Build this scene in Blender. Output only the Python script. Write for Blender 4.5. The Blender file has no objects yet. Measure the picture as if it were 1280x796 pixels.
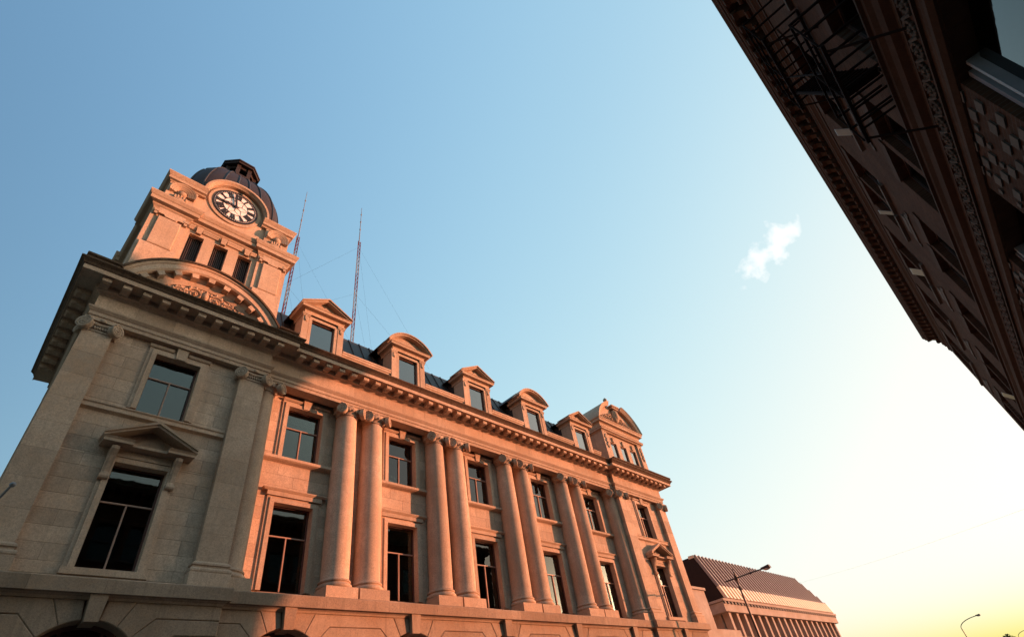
import bpy, bmesh, math, random
from mathutils import Vector, Matrix

rnd = random.Random(7)
SC = bpy.context.scene
COL = SC.collection
rad = math.radians

# ------------------------------------------------------------------ camera, sky, sun, exposure
cam_d = bpy.data.cameras.new('camera')
cam = bpy.data.objects.new('camera', cam_d)
COL.objects.link(cam)
CX = Vector((0.70346, -0.69580, -0.14492))      # camera right
CD = Vector((0.38861, 0.54728, -0.74126))       # camera down
CF = Vector((0.59508, 0.46513, 0.65539))        # camera forward
cam.matrix_world = Matrix.Translation((0, 0, 1.6)) @ Matrix((
    (CX.x, -CD.x, -CF.x, 0), (CX.y, -CD.y, -CF.y, 0), (CX.z, -CD.z, -CF.z, 0), (0, 0, 0, 1)))
cam_d.sensor_fit = 'HORIZONTAL'
cam_d.sensor_width = 36
cam_d.lens = 18.04
cam_d.clip_start = 0.05
cam_d.clip_end = 3000
SC.camera = cam

SUN_AZ, SUN_EL = 57.0, 4.6                       # degrees from the facade normal towards +X; elevation
to_sun = Vector((math.sin(rad(SUN_AZ)) * math.cos(rad(SUN_EL)),
                 -math.cos(rad(SUN_AZ)) * math.cos(rad(SUN_EL)), math.sin(rad(SUN_EL))))
sun_d = bpy.data.lights.new('sun', 'SUN')
sun_d.energy = 2.15
sun_d.angle = rad(0.55)
sun_d.color = (1.0, 0.375, 0.19)
sun = bpy.data.objects.new('sun', sun_d)
COL.objects.link(sun)
sun.rotation_euler = (-to_sun).to_track_quat('-Z', 'Y').to_euler()
sun.location = (60, -40, 30)

W = bpy.data.worlds.new('World')
SC.world = W
W.use_nodes = True
nt = W.node_tree
nt.nodes.clear()
def N(t, typ, **kw):
    n = t.nodes.new(typ)
    for k, v in kw.items():
        setattr(n, k, v)
    return n
out = N(nt, 'ShaderNodeOutputWorld')
bg = N(nt, 'ShaderNodeBackground')
sky = N(nt, 'ShaderNodeTexSky', sky_type='NISHITA', sun_disc=False)
sky.sun_elevation = rad(SUN_EL)
sky.sun_rotation = math.atan2(to_sun.x, to_sun.y)
sky.altitude = 500
sky.air_density = 1.5
sky.dust_density = 4.5
sky.ozone_density = 1.9
bg.inputs['Strength'].default_value = 0.15
# one small evening cloud in the sky, by direction
tc = N(nt, 'ShaderNodeTexCoord')
CLD = Vector((0.79518, 0.03768, 0.6052)).normalized()
U = (Vector((0.79676, -0.0243, 0.60381)) - Vector((0.79401, 0.10828, 0.59819))).normalized()
U = (U + Vector((0, 0, 0.25))).normalized()
U = (U - CLD * U.dot(CLD)).normalized()
V = CLD.cross(U)
def dotn(vec):
    n = N(nt, 'ShaderNodeVectorMath', operation='DOT_PRODUCT')
    nt.links.new(tc.outputs['Generated'], n.inputs[0])
    n.inputs[1].default_value = vec
    return n.outputs['Value']
def mth(op, a, b=None, clamp=False):
    n = N(nt, 'ShaderNodeMath', operation=op, use_clamp=clamp)
    for i, s in enumerate((a, b)):
        if s is None:
            continue
        if isinstance(s, (int, float)):
            n.inputs[i].default_value = s
        else:
            nt.links.new(s, n.inputs[i])
    return n.outputs[0]
du, dv, dc = dotn(U), dotn(V), dotn(CLD)
nz = N(nt, 'ShaderNodeTexNoise')
nz.inputs['Scale'].default_value = 30
nz.inputs['Detail'].default_value = 6
nz.inputs['Roughness'].default_value = 0.52
nt.links.new(tc.outputs['Generated'], nz.inputs['Vector'])
eu = mth('POWER', mth('ABSOLUTE', mth('DIVIDE', du, 0.07)), 2.0)
ev = mth('POWER', mth('ABSOLUTE', mth('DIVIDE', dv, 0.024)), 2.0)
d = mth('SQRT', mth('ADD', eu, ev))
m = mth('SUBTRACT', mth('ADD', mth('MULTIPLY', mth('SUBTRACT', nz.outputs['Fac'], 0.5), 3.6), 1.05), d)
m = mth('MULTIPLY', m, 0.5, True)
m = mth('MULTIPLY', m, mth('SUBTRACT', 2.0, m))
m = mth('MULTIPLY', m, mth('GREATER_THAN', dc, 0.9))
mix = N(nt, 'ShaderNodeMix', data_type='RGBA')
# film-like response of the sky: clearer and deeper away from the sun, soft shoulder towards it
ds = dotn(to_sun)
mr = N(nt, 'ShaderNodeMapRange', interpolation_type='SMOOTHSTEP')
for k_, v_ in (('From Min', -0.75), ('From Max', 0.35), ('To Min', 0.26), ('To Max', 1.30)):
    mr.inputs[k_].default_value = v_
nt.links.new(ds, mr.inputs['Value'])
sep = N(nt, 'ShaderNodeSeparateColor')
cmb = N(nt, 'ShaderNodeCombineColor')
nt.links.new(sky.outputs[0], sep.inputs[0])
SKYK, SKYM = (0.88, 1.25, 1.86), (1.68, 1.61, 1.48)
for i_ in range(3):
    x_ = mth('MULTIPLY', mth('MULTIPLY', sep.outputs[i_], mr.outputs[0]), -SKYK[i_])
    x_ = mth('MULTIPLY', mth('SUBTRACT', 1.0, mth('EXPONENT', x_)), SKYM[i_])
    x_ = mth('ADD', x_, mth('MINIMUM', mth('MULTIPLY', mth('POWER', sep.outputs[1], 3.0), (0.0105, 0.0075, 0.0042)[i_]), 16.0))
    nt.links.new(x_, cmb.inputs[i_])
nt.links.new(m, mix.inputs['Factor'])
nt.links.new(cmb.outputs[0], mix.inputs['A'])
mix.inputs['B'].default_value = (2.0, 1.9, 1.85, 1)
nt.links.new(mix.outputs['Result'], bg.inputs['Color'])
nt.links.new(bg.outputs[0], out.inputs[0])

SC.view_settings.view_transform = 'Standard'
SC.view_settings.look = 'None'
SC.view_settings.gamma = 1
SC.view_settings.exposure = 2.1
SC.cycles.use_denoising = True
SC.cycles.max_bounces = 6

# ------------------------------------------------------------------ materials
MATS = {}
def new_mat(name):
    m = bpy.data.materials.new(name)
    m.use_nodes = True
    t = m.node_tree
    b = t.nodes['Principled BSDF']
    MATS[name] = m
    return m, t, b
def ramp(t, sock, stops):
    r = N(t, 'ShaderNodeValToRGB')
    e = r.color_ramp.elements
    while len(e) < len(stops):
        e.new(0.5)
    for i, (p, c) in enumerate(stops):
        e[i].position = p
        e[i].color = (*c, 1) if len(c) == 3 else c
    t.links.new(sock, r.inputs[0])
    return r.outputs[0]
def noise(t, vec, scale, detail=4, rough=0.55):
    n = N(t, 'ShaderNodeTexNoise')
    n.inputs['Scale'].default_value = scale
    n.inputs['Detail'].default_value = detail
    n.inputs['Roughness'].default_value = rough
    t.links.new(vec, n.inputs['Vector'])
    return n.outputs['Fac']
def mixc(t, fac, a, b, blend='MIX'):
    n = N(t, 'ShaderNodeMix', data_type='RGBA', blend_type=blend)
    for k, s in (('Factor', fac), ('A', a), ('B', b)):
        if isinstance(s, (int, float)):
            n.inputs[k].default_value = s
        elif isinstance(s, tuple):
            n.inputs[k].default_value = (*s, 1)
        else:
            t.links.new(s, n.inputs[k])
    return n.outputs['Result']
def stone(name, base, dark=0.55, soot=0.45, vary=0.16, rough=0.85, bump=0.25, streak=0.35):
    m, t, b = new_mat(name)
    pos = N(t, 'ShaderNodeNewGeometry').outputs['Position']
    oi = N(t, 'ShaderNodeObjectInfo').outputs['Random']
    big = noise(t, pos, 0.55, 6, 0.6)
    mid_ = noise(t, pos, 3.6, 6, 0.65)
    fine = noise(t, pos, 19, 6, 0.8)
    pit = noise(t, pos, 75, 3, 0.6)
    mp = N(t, 'ShaderNodeMapping')
    mp.inputs['Scale'].default_value = (3.4, 3.4, 0.25)
    t.links.new(pos, mp.inputs['Vector'])
    st = noise(t, mp.outputs[0], 1.7, 6, 0.65)
    lo = tuple(c * dark for c in base)
    warm = (base[0] * 1.06, base[1] * 0.93, base[2] * 0.82)
    c0 = mixc(t, ramp(t, big, [(0.34, (0, 0, 0)), (0.66, (1, 1, 1))]), tuple(c * 0.80 for c in warm), tuple(min(c * 1.10, 1) for c in base))
    c1 = mixc(t, ramp(t, mid_, [(0.40, (0.55, 0.55, 0.55)), (0.58, (0, 0, 0))]), c0, tuple(c * 0.78 for c in base))
    c2 = mixc(t, ramp(t, fine, [(0.36, (soot,) * 3), (0.56, (0, 0, 0))]), c1, lo)
    c2 = mixc(t, ramp(t, pit, [(0.30, (soot * 1.2,) * 3), (0.46, (0, 0, 0))]), c2, tuple(c * 0.6 for c in lo))
    c3 = mixc(t, ramp(t, st, [(0.52, (0, 0, 0)), (0.70, (streak,) * 3)]), c2, lo)
    rv = N(t, 'ShaderNodeMapRange')
    rv.inputs['To Min'].default_value = 1 - vary
    rv.inputs['To Max'].default_value = 1 + vary
    t.links.new(oi, rv.inputs['Value'])
    c4 = N(t, 'ShaderNodeVectorMath', operation='SCALE')
    t.links.new(c3, c4.inputs[0])
    t.links.new(rv.outputs[0], c4.inputs['Scale'])
    t.links.new(c4.outputs[0], b.inputs['Base Color'])
    b.inputs['Roughness'].default_value = rough
    b.inputs['Specular IOR Level'].default_value = 0.06
    bp = N(t, 'ShaderNodeBump')
    bp.inputs['Strength'].default_value = bump
    bp.inputs['Distance'].default_value = 0.02
    t.links.new(fine, bp.inputs['Height'])
    t.links.new(bp.outputs[0], b.inputs['Normal'])
    return m
LIME = (0.55, 0.395, 0.288)
stone('limestone', LIME, 0.52, 0.7, 0.13, streak=0.45)
stone('rustic_stone', (0.37, 0.265, 0.19), 0.52, 0.6, 0.14, bump=0.5, streak=0.6)
stone('carved_stone', (0.50, 0.36, 0.262), 0.5, 0.55, 0.05, streak=0.55)
stone('soiled_stone', (0.13, 0.085, 0.058), 0.3, 0.85, 0.05, bump=0.4, streak=0.8)
stone('joint_mortar', (0.33, 0.245, 0.185), 0.7, 0.4, 0.0)
stone('pale_trim', (0.125, 0.10, 0.083), 0.6, 0.5, 0.10)
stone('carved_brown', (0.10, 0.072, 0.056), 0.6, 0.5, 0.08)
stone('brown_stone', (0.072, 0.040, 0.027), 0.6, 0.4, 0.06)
stone('concrete_pink', (0.42, 0.33, 0.27), 0.8, 0.25, 0.04)
stone('concrete_grey', (0.40, 0.36, 0.32), 0.75, 0.3, 0.03)
def plain(name, col, rough=0.6, metal=0.0, spec=0.3, var=0.2, scale=6):
    m, t, b = new_mat(name)
    pos = N(t, 'ShaderNodeNewGeometry').outputs['Position']
    f = noise(t, pos, scale, 5)
    c = mixc(t, f, tuple(x * (1 - var) for x in col), tuple(min(1, x * (1 + var)) for x in col))
    t.links.new(c, b.inputs['Base Color'])
    b.inputs['Roughness'].default_value = rough
    b.inputs['Metallic'].default_value = metal
    b.inputs['Specular IOR Level'].default_value = spec
    return m
plain('window_wood', (0.10, 0.045, 0.033), 0.5)
plain('bar_tan', (0.34, 0.20, 0.145), 0.5)
plain('dark_wood', (0.045, 0.03, 0.026), 0.6)
plain('roof_metal', (0.04, 0.034, 0.033), 0.55, 0.1, 0.3, 0.35, 2)
plain('dome_copper', (0.038, 0.024, 0.02), 0.6, 0.1, 0.25, 0.4, 3)
plain('bronze_black', (0.025, 0.018, 0.016), 0.5)
plain('dial_white', (0.78, 0.70, 0.66), 0.5, var=0.05)
plain('iron', (0.022, 0.014, 0.012), 0.9, 0.0, 0.02)
plain('lamp_steel', (0.05, 0.04, 0.037), 0.5, 0.5)
plain('lamp_glass', (0.62, 0.55, 0.48), 0.3)
plain('mast_red', (0.14, 0.022, 0.025), 0.5)
plain('mast_white', (0.22, 0.2, 0.2), 0.5)
plain('blind_grey', (0.42, 0.40, 0.38), 0.8)
plain('pale_paint', (0.22, 0.22, 0.235), 0.5)
plain('sash_white', (0.17, 0.18, 0.19), 0.3)
plain('metal_brown', (0.30, 0.24, 0.215), 0.5, 0.2, 0.4)
plain('metal_tan', (0.75, 0.58, 0.42), 0.4, 0.2, 0.5)
plain('metal_dark', (0.032, 0.016, 0.013), 0.6, 0.0, 0.15)
plain('asphalt', (0.05, 0.048, 0.046), 0.9)
plain('paving', (0.28, 0.26, 0.24), 0.9)
plain('paint_line', (0.65, 0.6, 0.4), 0.8)
plain('dirt_ground', (0.14, 0.13, 0.10), 0.95, scale=0.3)
plain('leaf', (0.05, 0.065, 0.03), 0.8)
plain('bark', (0.07, 0.05, 0.04), 0.9)
plain('room_dark', (0.10, 0.08, 0.065), 0.9)
# brick of the building across the street
m, t, b = new_mat('dark_brick')
pos = N(t, 'ShaderNodeNewGeometry').outputs['Position']
mp = N(t, 'ShaderNodeMapping')
mp.inputs['Rotation'].default_value = (rad(90), 0, 0)
t.links.new(pos, mp.inputs['Vector'])
bk = N(t, 'ShaderNodeTexBrick')
bk.inputs['Scale'].default_value = 1.0
bk.inputs['Brick Width'].default_value = 0.23
bk.inputs['Row Height'].default_value = 0.08
bk.inputs['Mortar Size'].default_value = 0.007
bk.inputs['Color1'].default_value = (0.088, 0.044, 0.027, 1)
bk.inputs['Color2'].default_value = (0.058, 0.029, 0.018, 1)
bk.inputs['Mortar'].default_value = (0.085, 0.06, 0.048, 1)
t.links.new(mp.outputs[0], bk.inputs['Vector'])
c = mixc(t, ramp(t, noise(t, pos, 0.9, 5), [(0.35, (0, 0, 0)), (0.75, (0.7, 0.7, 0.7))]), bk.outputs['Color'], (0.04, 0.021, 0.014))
t.links.new(c, b.inputs['Base Color'])
b.inputs['Roughness'].default_value = 0.95
b.inputs['Specular IOR Level'].default_value = 0.04
bp = N(t, 'ShaderNodeBump')
bp.inputs['Strength'].default_value = 0.6
bp.inputs['Distance'].default_value = 0.01
bp.invert = True
t.links.new(bk.outputs['Fac'], bp.inputs['Height'])
t.links.new(bp.outputs[0], b.inputs['Normal'])
# window glass: fresnel reflection over a dim view into the room
def glass(name, ior, tint, wob=0.004, gain=1.0):
    m, t, b = new_mat(name)
    t.nodes.remove(b)
    o = t.nodes['Material Output']
    fr = N(t, 'ShaderNodeFresnel')
    fr.inputs['IOR'].default_value = ior
    tr = N(t, 'ShaderNodeBsdfTransparent')
    tr.inputs['Color'].default_value = (*tint, 1)
    gl = N(t, 'ShaderNodeBsdfGlossy')
    gl.inputs['Roughness'].default_value = 0.015
    gl.inputs['Color'].default_value = (0.95, 0.97, 0.96, 1)
    mx = N(t, 'ShaderNodeMixShader')
    pos = N(t, 'ShaderNodeNewGeometry').outputs['Position']
    bp = N(t, 'ShaderNodeBump')
    bp.inputs['Strength'].default_value = 0.5
    bp.inputs['Distance'].default_value = wob
    t.links.new(noise(t, pos, 2.2, 2), bp.inputs['Height'])
    t.links.new(bp.outputs[0], gl.inputs['Normal'])
    kf = N(t, 'ShaderNodeMath', operation='MULTIPLY', use_clamp=True)
    kf.inputs[1].default_value = gain
    t.links.new(fr.outputs[0], kf.inputs[0])
    t.links.new(kf.outputs[0], mx.inputs[0])
    t.links.new(tr.outputs[0], mx.inputs[1])
    t.links.new(gl.outputs[0], mx.inputs[2])
    t.links.new(mx.outputs[0], o.inputs[0])
glass('glass', 1.5, (0.45, 0.5, 0.45), 0.0018, 1.5)
glass('glass_bright', 1.5, (0.3, 0.33, 0.32), 0.0015, 3.6)
glass('glass_dark', 1.45, (0.12, 0.13, 0.13), 0.001)

# ------------------------------------------------------------------ mesh helpers
WLOC = {}
class MB:
    def __init__(s):
        s.v, s.f = [], []
    def add(s, vs, fs):
        n = len(s.v)
        s.v += [tuple(p) for p in vs]
        s.f += [tuple(i + n for i in f) for f in fs]
        return s
    def box(s, x0, x1, y0, y1, z0, z1):
        return s.add([(x0, y0, z0), (x1, y0, z0), (x1, y1, z0), (x0, y1, z0), (x0, y0, z1), (x1, y0, z1), (x1, y1, z1), (x0, y1, z1)],
                     [(0, 3, 2, 1), (4, 5, 6, 7), (0, 1, 5, 4), (1, 2, 6, 5), (2, 3, 7, 6), (3, 0, 4, 7)])
    def prism(s, pts, axis, a0, a1):
        def P(p, a):
            return {'x': (a, p[0], p[1]), 'y': (p[0], a, p[1]), 'z': (p[0], p[1], a)}[axis]
        n = len(pts)
        return s.add([P(p, a0) for p in pts] + [P(p, a1) for p in pts],
                     [tuple(range(n)), tuple(range(2 * n - 1, n - 1, -1))] + [(i, i + n, (i + 1) % n + n, (i + 1) % n) for i in range(n)])
    def chamfer(s, pts, yb, yf, ch):
        # outline (x,z), back ring at yb, front ring at yf inset by ch
        ar = sum(pts[i][0] * pts[(i + 1) % len(pts)][1] - pts[(i + 1) % len(pts)][0] * pts[i][1] for i in range(len(pts)))
        if ar < 0:
            pts = pts[::-1]
        n = len(pts)
        ins = []
        for i in range(n):
            p0, p1, p2 = Vector(pts[i - 1]), Vector(pts[i]), Vector(pts[(i + 1) % n])
            a, b_ = (p1 - p0).normalized(), (p2 - p1).normalized()
            na, nb = Vector((-a.y, a.x)), Vector((-b_.y, b_.x))
            k = max(0.35, 1 + na.dot(nb))
            q = p1 + (na + nb) * (ch / k)
            ins.append((q.x, q.y))
        vs = [(p[0], yb, p[1]) for p in pts] + [(p[0], yf + ch, p[1]) for p in pts] + [(p[0], yf, p[1]) for p in ins]
        fs = [tuple(range(2 * n, 3 * n))]
        for k in (0, n):
            fs += [(k + i, k + (i + 1) % n, k + n + (i + 1) % n, k + n + i) for i in range(n)]
        return s.add(vs, fs)
    def sweep(s, prof, path, closed=False):
        # prof (out, z); path (x, y); outward = right of travel
        n = len(path)
        rings = []
        for i in range(n):
            p = Vector(path[i])
            if closed or 0 < i < n - 1:
                a = (p - Vector(path[i - 1])).normalized()
                b_ = (Vector(path[(i + 1) % n]) - p).normalized()
            elif i == 0:
                a = b_ = (Vector(path[1]) - p).normalized()
            else:
                a = b_ = (p - Vector(path[i - 1])).normalized()
            na, nb = Vector((a.y, -a.x)), Vector((b_.y, -b_.x))
            mt = (na + nb) / max(0.3, 1 + na.dot(nb))
            rings.append([(p.x + mt.x * o, p.y + mt.y * o, z) for o, z in prof])
        k = len(prof)
        base = len(s.v)
        for r_ in rings:
            s.v += r_
        for i in range(n if closed else n - 1):
            j = (i + 1) % n
            for q in range(k):
                w = (q + 1) % k
                s.f.append((base + i * k + q, base + i * k + w, base + j * k + w, base + j * k + q))
        if not closed:
            s.f.append(tuple(base + q for q in range(k)))
            s.f.append(tuple(base + (n - 1) * k + q for q in range(k - 1, -1, -1)))
        return s
    def arcsweep(s, prof, cx, cz, a0, a1, seg):
        # profile (radius, y) swept round an axis along Y through (cx, cz); angles from vertical, clockwise
        k = len(prof)
        base = len(s.v)
        for i in range(seg + 1):
            a = a0 + (a1 - a0) * i / seg
            for r_, y in prof:
                s.v.append((cx + r_ * math.sin(a), y, cz + r_ * math.cos(a)))
        for i in range(seg):
            for q in range(k):
                w = (q + 1) % k
                s.f.append((base + i * k + q, base + i * k + w, base + (i + 1) * k + w, base + (i + 1) * k + q))
        s.f.append(tuple(base + q for q in range(k)))
        s.f.append(tuple(base + seg * k + q for q in range(k - 1, -1, -1)))
        return s
    def lathe(s, cx, cy, prof, seg=24, a0=0.0, a1=2 * math.pi):
        full = abs(a1 - a0 - 2 * math.pi) < 1e-6
        cnt = seg if full else seg + 1
        base = len(s.v)
        k = len(prof)
        for i in range(cnt):
            a = a0 + (a1 - a0) * i / seg
            for r_, z in prof:
                s.v.append((cx + r_ * math.cos(a), cy + r_ * math.sin(a), z))
        for i in range(seg):
            j = (i + 1) % cnt
            for q in range(k - 1):
                s.f.append((base + i * k + q, base + j * k + q, base + j * k + q + 1, base + i * k + q + 1))
        return s
    def tube(s, pts, r_, seg=6, r1=None):
        pts = [Vector(p) for p in pts]
        base = len(s.v)
        n = len(pts)
        for i, p in enumerate(pts):
            t_ = (pts[min(i + 1, n - 1)] - pts[max(i - 1, 0)]).normalized()
            up = Vector((0, 0, 1)) if abs(t_.z) < 0.9 else Vector((1, 0, 0))
            a = t_.cross(up).normalized()
            b_ = t_.cross(a)
            rr = r_ if r1 is None else r_ + (r1 - r_) * i / (n - 1)
            for q in range(seg):
                w = 2 * math.pi * q / seg
                s.v.append(tuple(p + a * math.cos(w) * rr + b_ * math.sin(w) * rr))
        for i in range(n - 1):
            for q in range(seg):
                w = (q + 1) % seg
                s.f.append((base + i * seg + q, base + i * seg + w, base + (i + 1) * seg + w, base + (i + 1) * seg + q))
        s.f.append(tuple(base + q for q in range(seg)))
        s.f.append(tuple(base + (n - 1) * seg + q for q in range(seg - 1, -1, -1)))
        return s
    def ball(s, c, rx, ry, rz, seg=10, rings=6):
        base = len(s.v)
        for i in range(rings + 1):
            p = math.pi * i / rings
            for q in range(seg):
                w = 2 * math.pi * q / seg
                s.v.append((c[0] + rx * math.sin(p) * math.cos(w), c[1] + ry * math.sin(p) * math.sin(w), c[2] + rz * math.cos(p)))
        for i in range(rings):
            for q in range(seg):
                w = (q + 1) % seg
                s.f.append((base + i * seg + q, base + i * seg + w, base + (i + 1) * seg + w, base + (i + 1) * seg + q))
        return s
    def merge(s, o, M=None):
        return s.add([tuple(M @ Vector(p)) if M else p for p in o.v], o.f)
    def mesh(s, name, mat, smooth=False):
        me = bpy.data.meshes.new(name)
        me.from_pydata(s.v, [], s.f)
        bm = bmesh.new()
        bm.from_mesh(me)
        if smooth:
            bmesh.ops.remove_doubles(bm, verts=bm.verts, dist=1e-5)
        bmesh.ops.recalc_face_normals(bm, faces=bm.faces)
        bm.to_mesh(me)
        bm.free()
        me.materials.append(MATS[mat])
        if smooth:
            me.polygons.foreach_set('use_smooth', [True] * len(me.polygons))
            me.set_sharp_from_angle(angle=rad(38))
        return me
    def build(s, name, mat, parent=None, smooth=False):
        xs = [[p[i] for p in s.v] for i in range(3)]
        c = Vector(((min(xs[0]) + max(xs[0])) / 2, (min(xs[1]) + max(xs[1])) / 2, min(xs[2])))
        s.v = [(p[0] - c.x, p[1] - c.y, p[2] - c.z) for p in s.v]
        return place(name, s.mesh(name, mat, smooth), c, parent)
def place(name, me, loc, parent=None, rotz=0.0):
    o = bpy.data.objects.new(name, me)
    COL.objects.link(o)
    loc = Vector(loc)
    o.location = loc - (WLOC[parent.name] if parent else Vector())
    if parent:
        o.parent = parent
    o.rotation_euler.z = rotz
    WLOC[o.name] = loc
    return o
def thing(name, loc, label, cat, group=None):
    o = bpy.data.objects.new(name, None)
    COL.objects.link(o)
    o.empty_display_size = 0.3
    o.location = loc
    WLOC[o.name] = Vector(loc)
    tag(o, label, cat, group)
    return o
def tag(o, label=None, cat=None, group=None, kind=None):
    for k, v in (('label', label), ('category', cat), ('group', group), ('kind', kind)):
        if v:
            o[k] = v
    return o
def cut(x0, x1, holes):
    # free intervals of [x0,x1] after removing hole intervals
    res, cur = [], x0
    for a, b_ in sorted(holes):
        if b_ <= cur or a >= x1:
            continue
        if a > cur:
            res.append((cur, a))
        cur = max(cur, b_)
    if cur < x1:
        res.append((cur, x1))
    return res
def rects(x0, x1, z0, z1, holes):
    zs = sorted({z0, z1, *[max(z0, min(z1, h[2])) for h in holes], *[max(z0, min(z1, h[3])) for h in holes]})
    for a, b_ in zip(zs, zs[1:]):
        if b_ - a < 1e-4:
            continue
        hs_ = [(h[0], h[1]) for h in holes if h[2] < b_ - 1e-5 and h[3] > a + 1e-5]
        for p, q in cut(x0, x1, hs_):
            yield p, q, a, b_
def ashlar(parent, x0, x1, z0, z1, y, holes, mat='limestone', h=0.432, L=1.25, name='ashlar_block', ch=0.004):
    nC = max(1, round((z1 - z0) / h))
    hh = (z1 - z0) / nC
    for i in range(nC):
        a, b_ = z0 + i * hh, z0 + (i + 1) * hh
        off = (0.5 if i % 2 else 0.0) * L
        for p, q, za, zb in rects(x0, x1, a, b_, holes):
            if q - p < 0.02 or zb - za < 0.02:
                continue
            xs = [p]
            k = math.ceil((p - x0 - off) / L)
            while x0 + off + k * L < q - 0.22:
                xx = x0 + off + k * L
                if xx - xs[-1] > 0.22:
                    xs.append(xx)
                k += 1
            xs.append(q)
            for u, w in zip(xs, xs[1:]):
                g = 0.0017
                MB().chamfer([(u + g, za + g), (w - g, za + g), (w - g, zb - g), (u + g, zb - g)], y + 0.03, y - rnd.uniform(0, 0.003), ch).build(name, mat, parent)
def backing(parent, x0, x1, z0, z1, y0, y1, holes, name='wall_core', mat='joint_mortar'):
    mb = MB()
    for p, q, a, b_ in rects(x0, x1, z0, z1, holes):
        mb.box(p, q, y0, y1, a, b_)
    return mb.build(name, mat, parent)

# ------------------------------------------------------------------ ground, road, pavements
tag(MB().box(-600, 900, -600, 900, -0.5, 0.0).build('ground', 'dirt_ground'), kind='structure')
tag(MB().box(-80, 240, 0.9, 13.4, -0.3, 0.004).build('road', 'asphalt'), kind='structure')
def pavement(y0, y1):
    tag(MB().box(-80, 240, y0, y1, -0.3, 0.13).build('pavement', 'paving'), kind='structure')
pavement(13.6, 17.28)
pavement(-3.0, 0.7)
for y in (13.4, 0.7):
    tag(MB().box(-80, 240, y, y + 0.2, -0.3, 0.135).build('kerb', 'concrete_grey'), kind='structure')
for i in range(30):
    tag(MB().box(-40 + i * 6, -37 + i * 6, 7.05, 7.2, 0.0, 0.008).build('road_marking', 'paint_line'), kind='structure')

# ------------------------------------------------------------------ city hall
HALL = thing('city_hall', (18, 24, 0), 'limestone city hall with clock tower, paired columns and a row of dormers', 'building')
PC, YP, YW = 3.12, 17.6, 18.25                     # left pavilion centre, pavilion wall, centre wall
BAY = [8.28 + 4.83 * k for k in range(5)]
MID = BAY[2]
def mirror(x):
    return 2 * MID - x
RC = mirror(PC)

# ---- window unit: timber frame with transom and mullion, three panes, stone surround
def glazing(parent, c, hw, z0, z1, y, tr=0.63, name='window', mat='window_wood', gl='glass', two=True):
    fw, bw = 0.05, 0.02
    mb = MB()
    mb.box(c - hw, c - hw + fw, y, y + 0.09, z0, z1).box(c + hw - fw, c + hw, y, y + 0.09, z0, z1)
    mb.box(c - hw + fw, c + hw - fw, y, y + 0.09, z0, z0 + fw).box(c - hw + fw, c + hw - fw, y, y + 0.09, z1 - fw, z1)
    zt = z0 + (z1 - z0) * tr
    w = mb.build(name, mat, parent)
    if two:
        MB().box(c - hw + fw, c + hw - fw, y - 0.01, y + 0.08, zt - bw, zt + bw).build('transom', 'bar_tan', w)
        MB().box(c - bw, c + bw, y - 0.008, y + 0.082, z0 + fw, zt - bw).build('mullion', 'bar_tan', w)
    if two:
        ps = [(c - hw + fw, c - bw, z0 + fw, zt - bw), (c + bw, c + hw - fw, z0 + fw, zt - bw), (c - hw + fw, c + hw - fw, zt + bw, z1 - fw)]
    else:
        ps = [(c - hw + fw, c + hw - fw, z0 + fw, z1 - fw)]
    for a, b_, p, q in ps:
        tl = rnd.uniform(-0.004, 0.004)
        MB().add([(a, y + 0.045 + tl, p), (b_, y + 0.045 - tl, p), (b_, y + 0.045, q), (a, y + 0.045 + 2 * tl, q),
                  (a, y + 0.051 + tl, p), (b_, y + 0.051 - tl, p), (b_, y + 0.051, q), (a, y + 0.051 + 2 * tl, q)],
                 [(0, 1, 2, 3), (7, 6, 5, 4), (0, 4, 5, 1), (1, 5, 6, 2), (2, 6, 7, 3), (3, 7, 4, 0)]).build('pane', gl, w)
    return w
def surround(w, c, hw, z0, z1, yw, fw, proj, ears=0.0, depth=0.36, bottom=False):
    # picture-frame surround, outer ring and inner step, forming the reveal too
    mb = MB()
    for k, (o, pr) in enumerate(((fw, proj * 0.55), (fw * 0.62, proj))):
        yf, yb = yw - pr, yw + (depth if k else 0.05)
        top = z1 + o
        mb.box(c - hw - o, c - hw + (0 if k else -fw * 0.62), yf, yb, z0, top)
        mb.box(c + hw + (0 if k else fw * 0.62), c + hw + o, yf, yb, z0, top)
        if k:
            mb.box(c - hw, c + hw, yf, yb, z1, top)
        else:
            mb.box(c - hw - fw * 0.62, c + hw + fw * 0.62, yf, yb, z1 + fw * 0.62, top)
    mb.build('surround', 'limestone', w)
def keystone(w, c, z0, z1, yw, proj=0.17, a=0.155, b_=0.19):
    m_ = MB().add([(c - a, yw - proj + 0.03, z0), (c + a, yw - proj + 0.03, z0), (c + b_, yw - proj, z1), (c - b_, yw - proj, z1),
                   (c - a, yw + 0.02, z0), (c + a, yw + 0.02, z0), (c + b_, yw + 0.02, z1), (c - b_, yw + 0.02, z1)],
                  [(0, 1, 2, 3), (7, 6, 5, 4), (0, 4, 5, 1), (1, 5, 6, 2), (2, 6, 7, 3), (3, 7, 4, 0)])
    m_.build('keystone', 'carved_stone', w)
def blind(w, c, hw, z1, y, drop):
    mb = MB()
    pts = [(c - hw + 2 * hw * i / 10, z1 - drop - 0.06 * math.sin(math.pi * i / 10)) for i in range(11)]
    mb.prism([(c - hw, z1), (c + hw, z1)] + pts[::-1], 'y', y + 0.2, y + 0.22)
    mb.build('blind', 'blind_grey', w)

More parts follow.
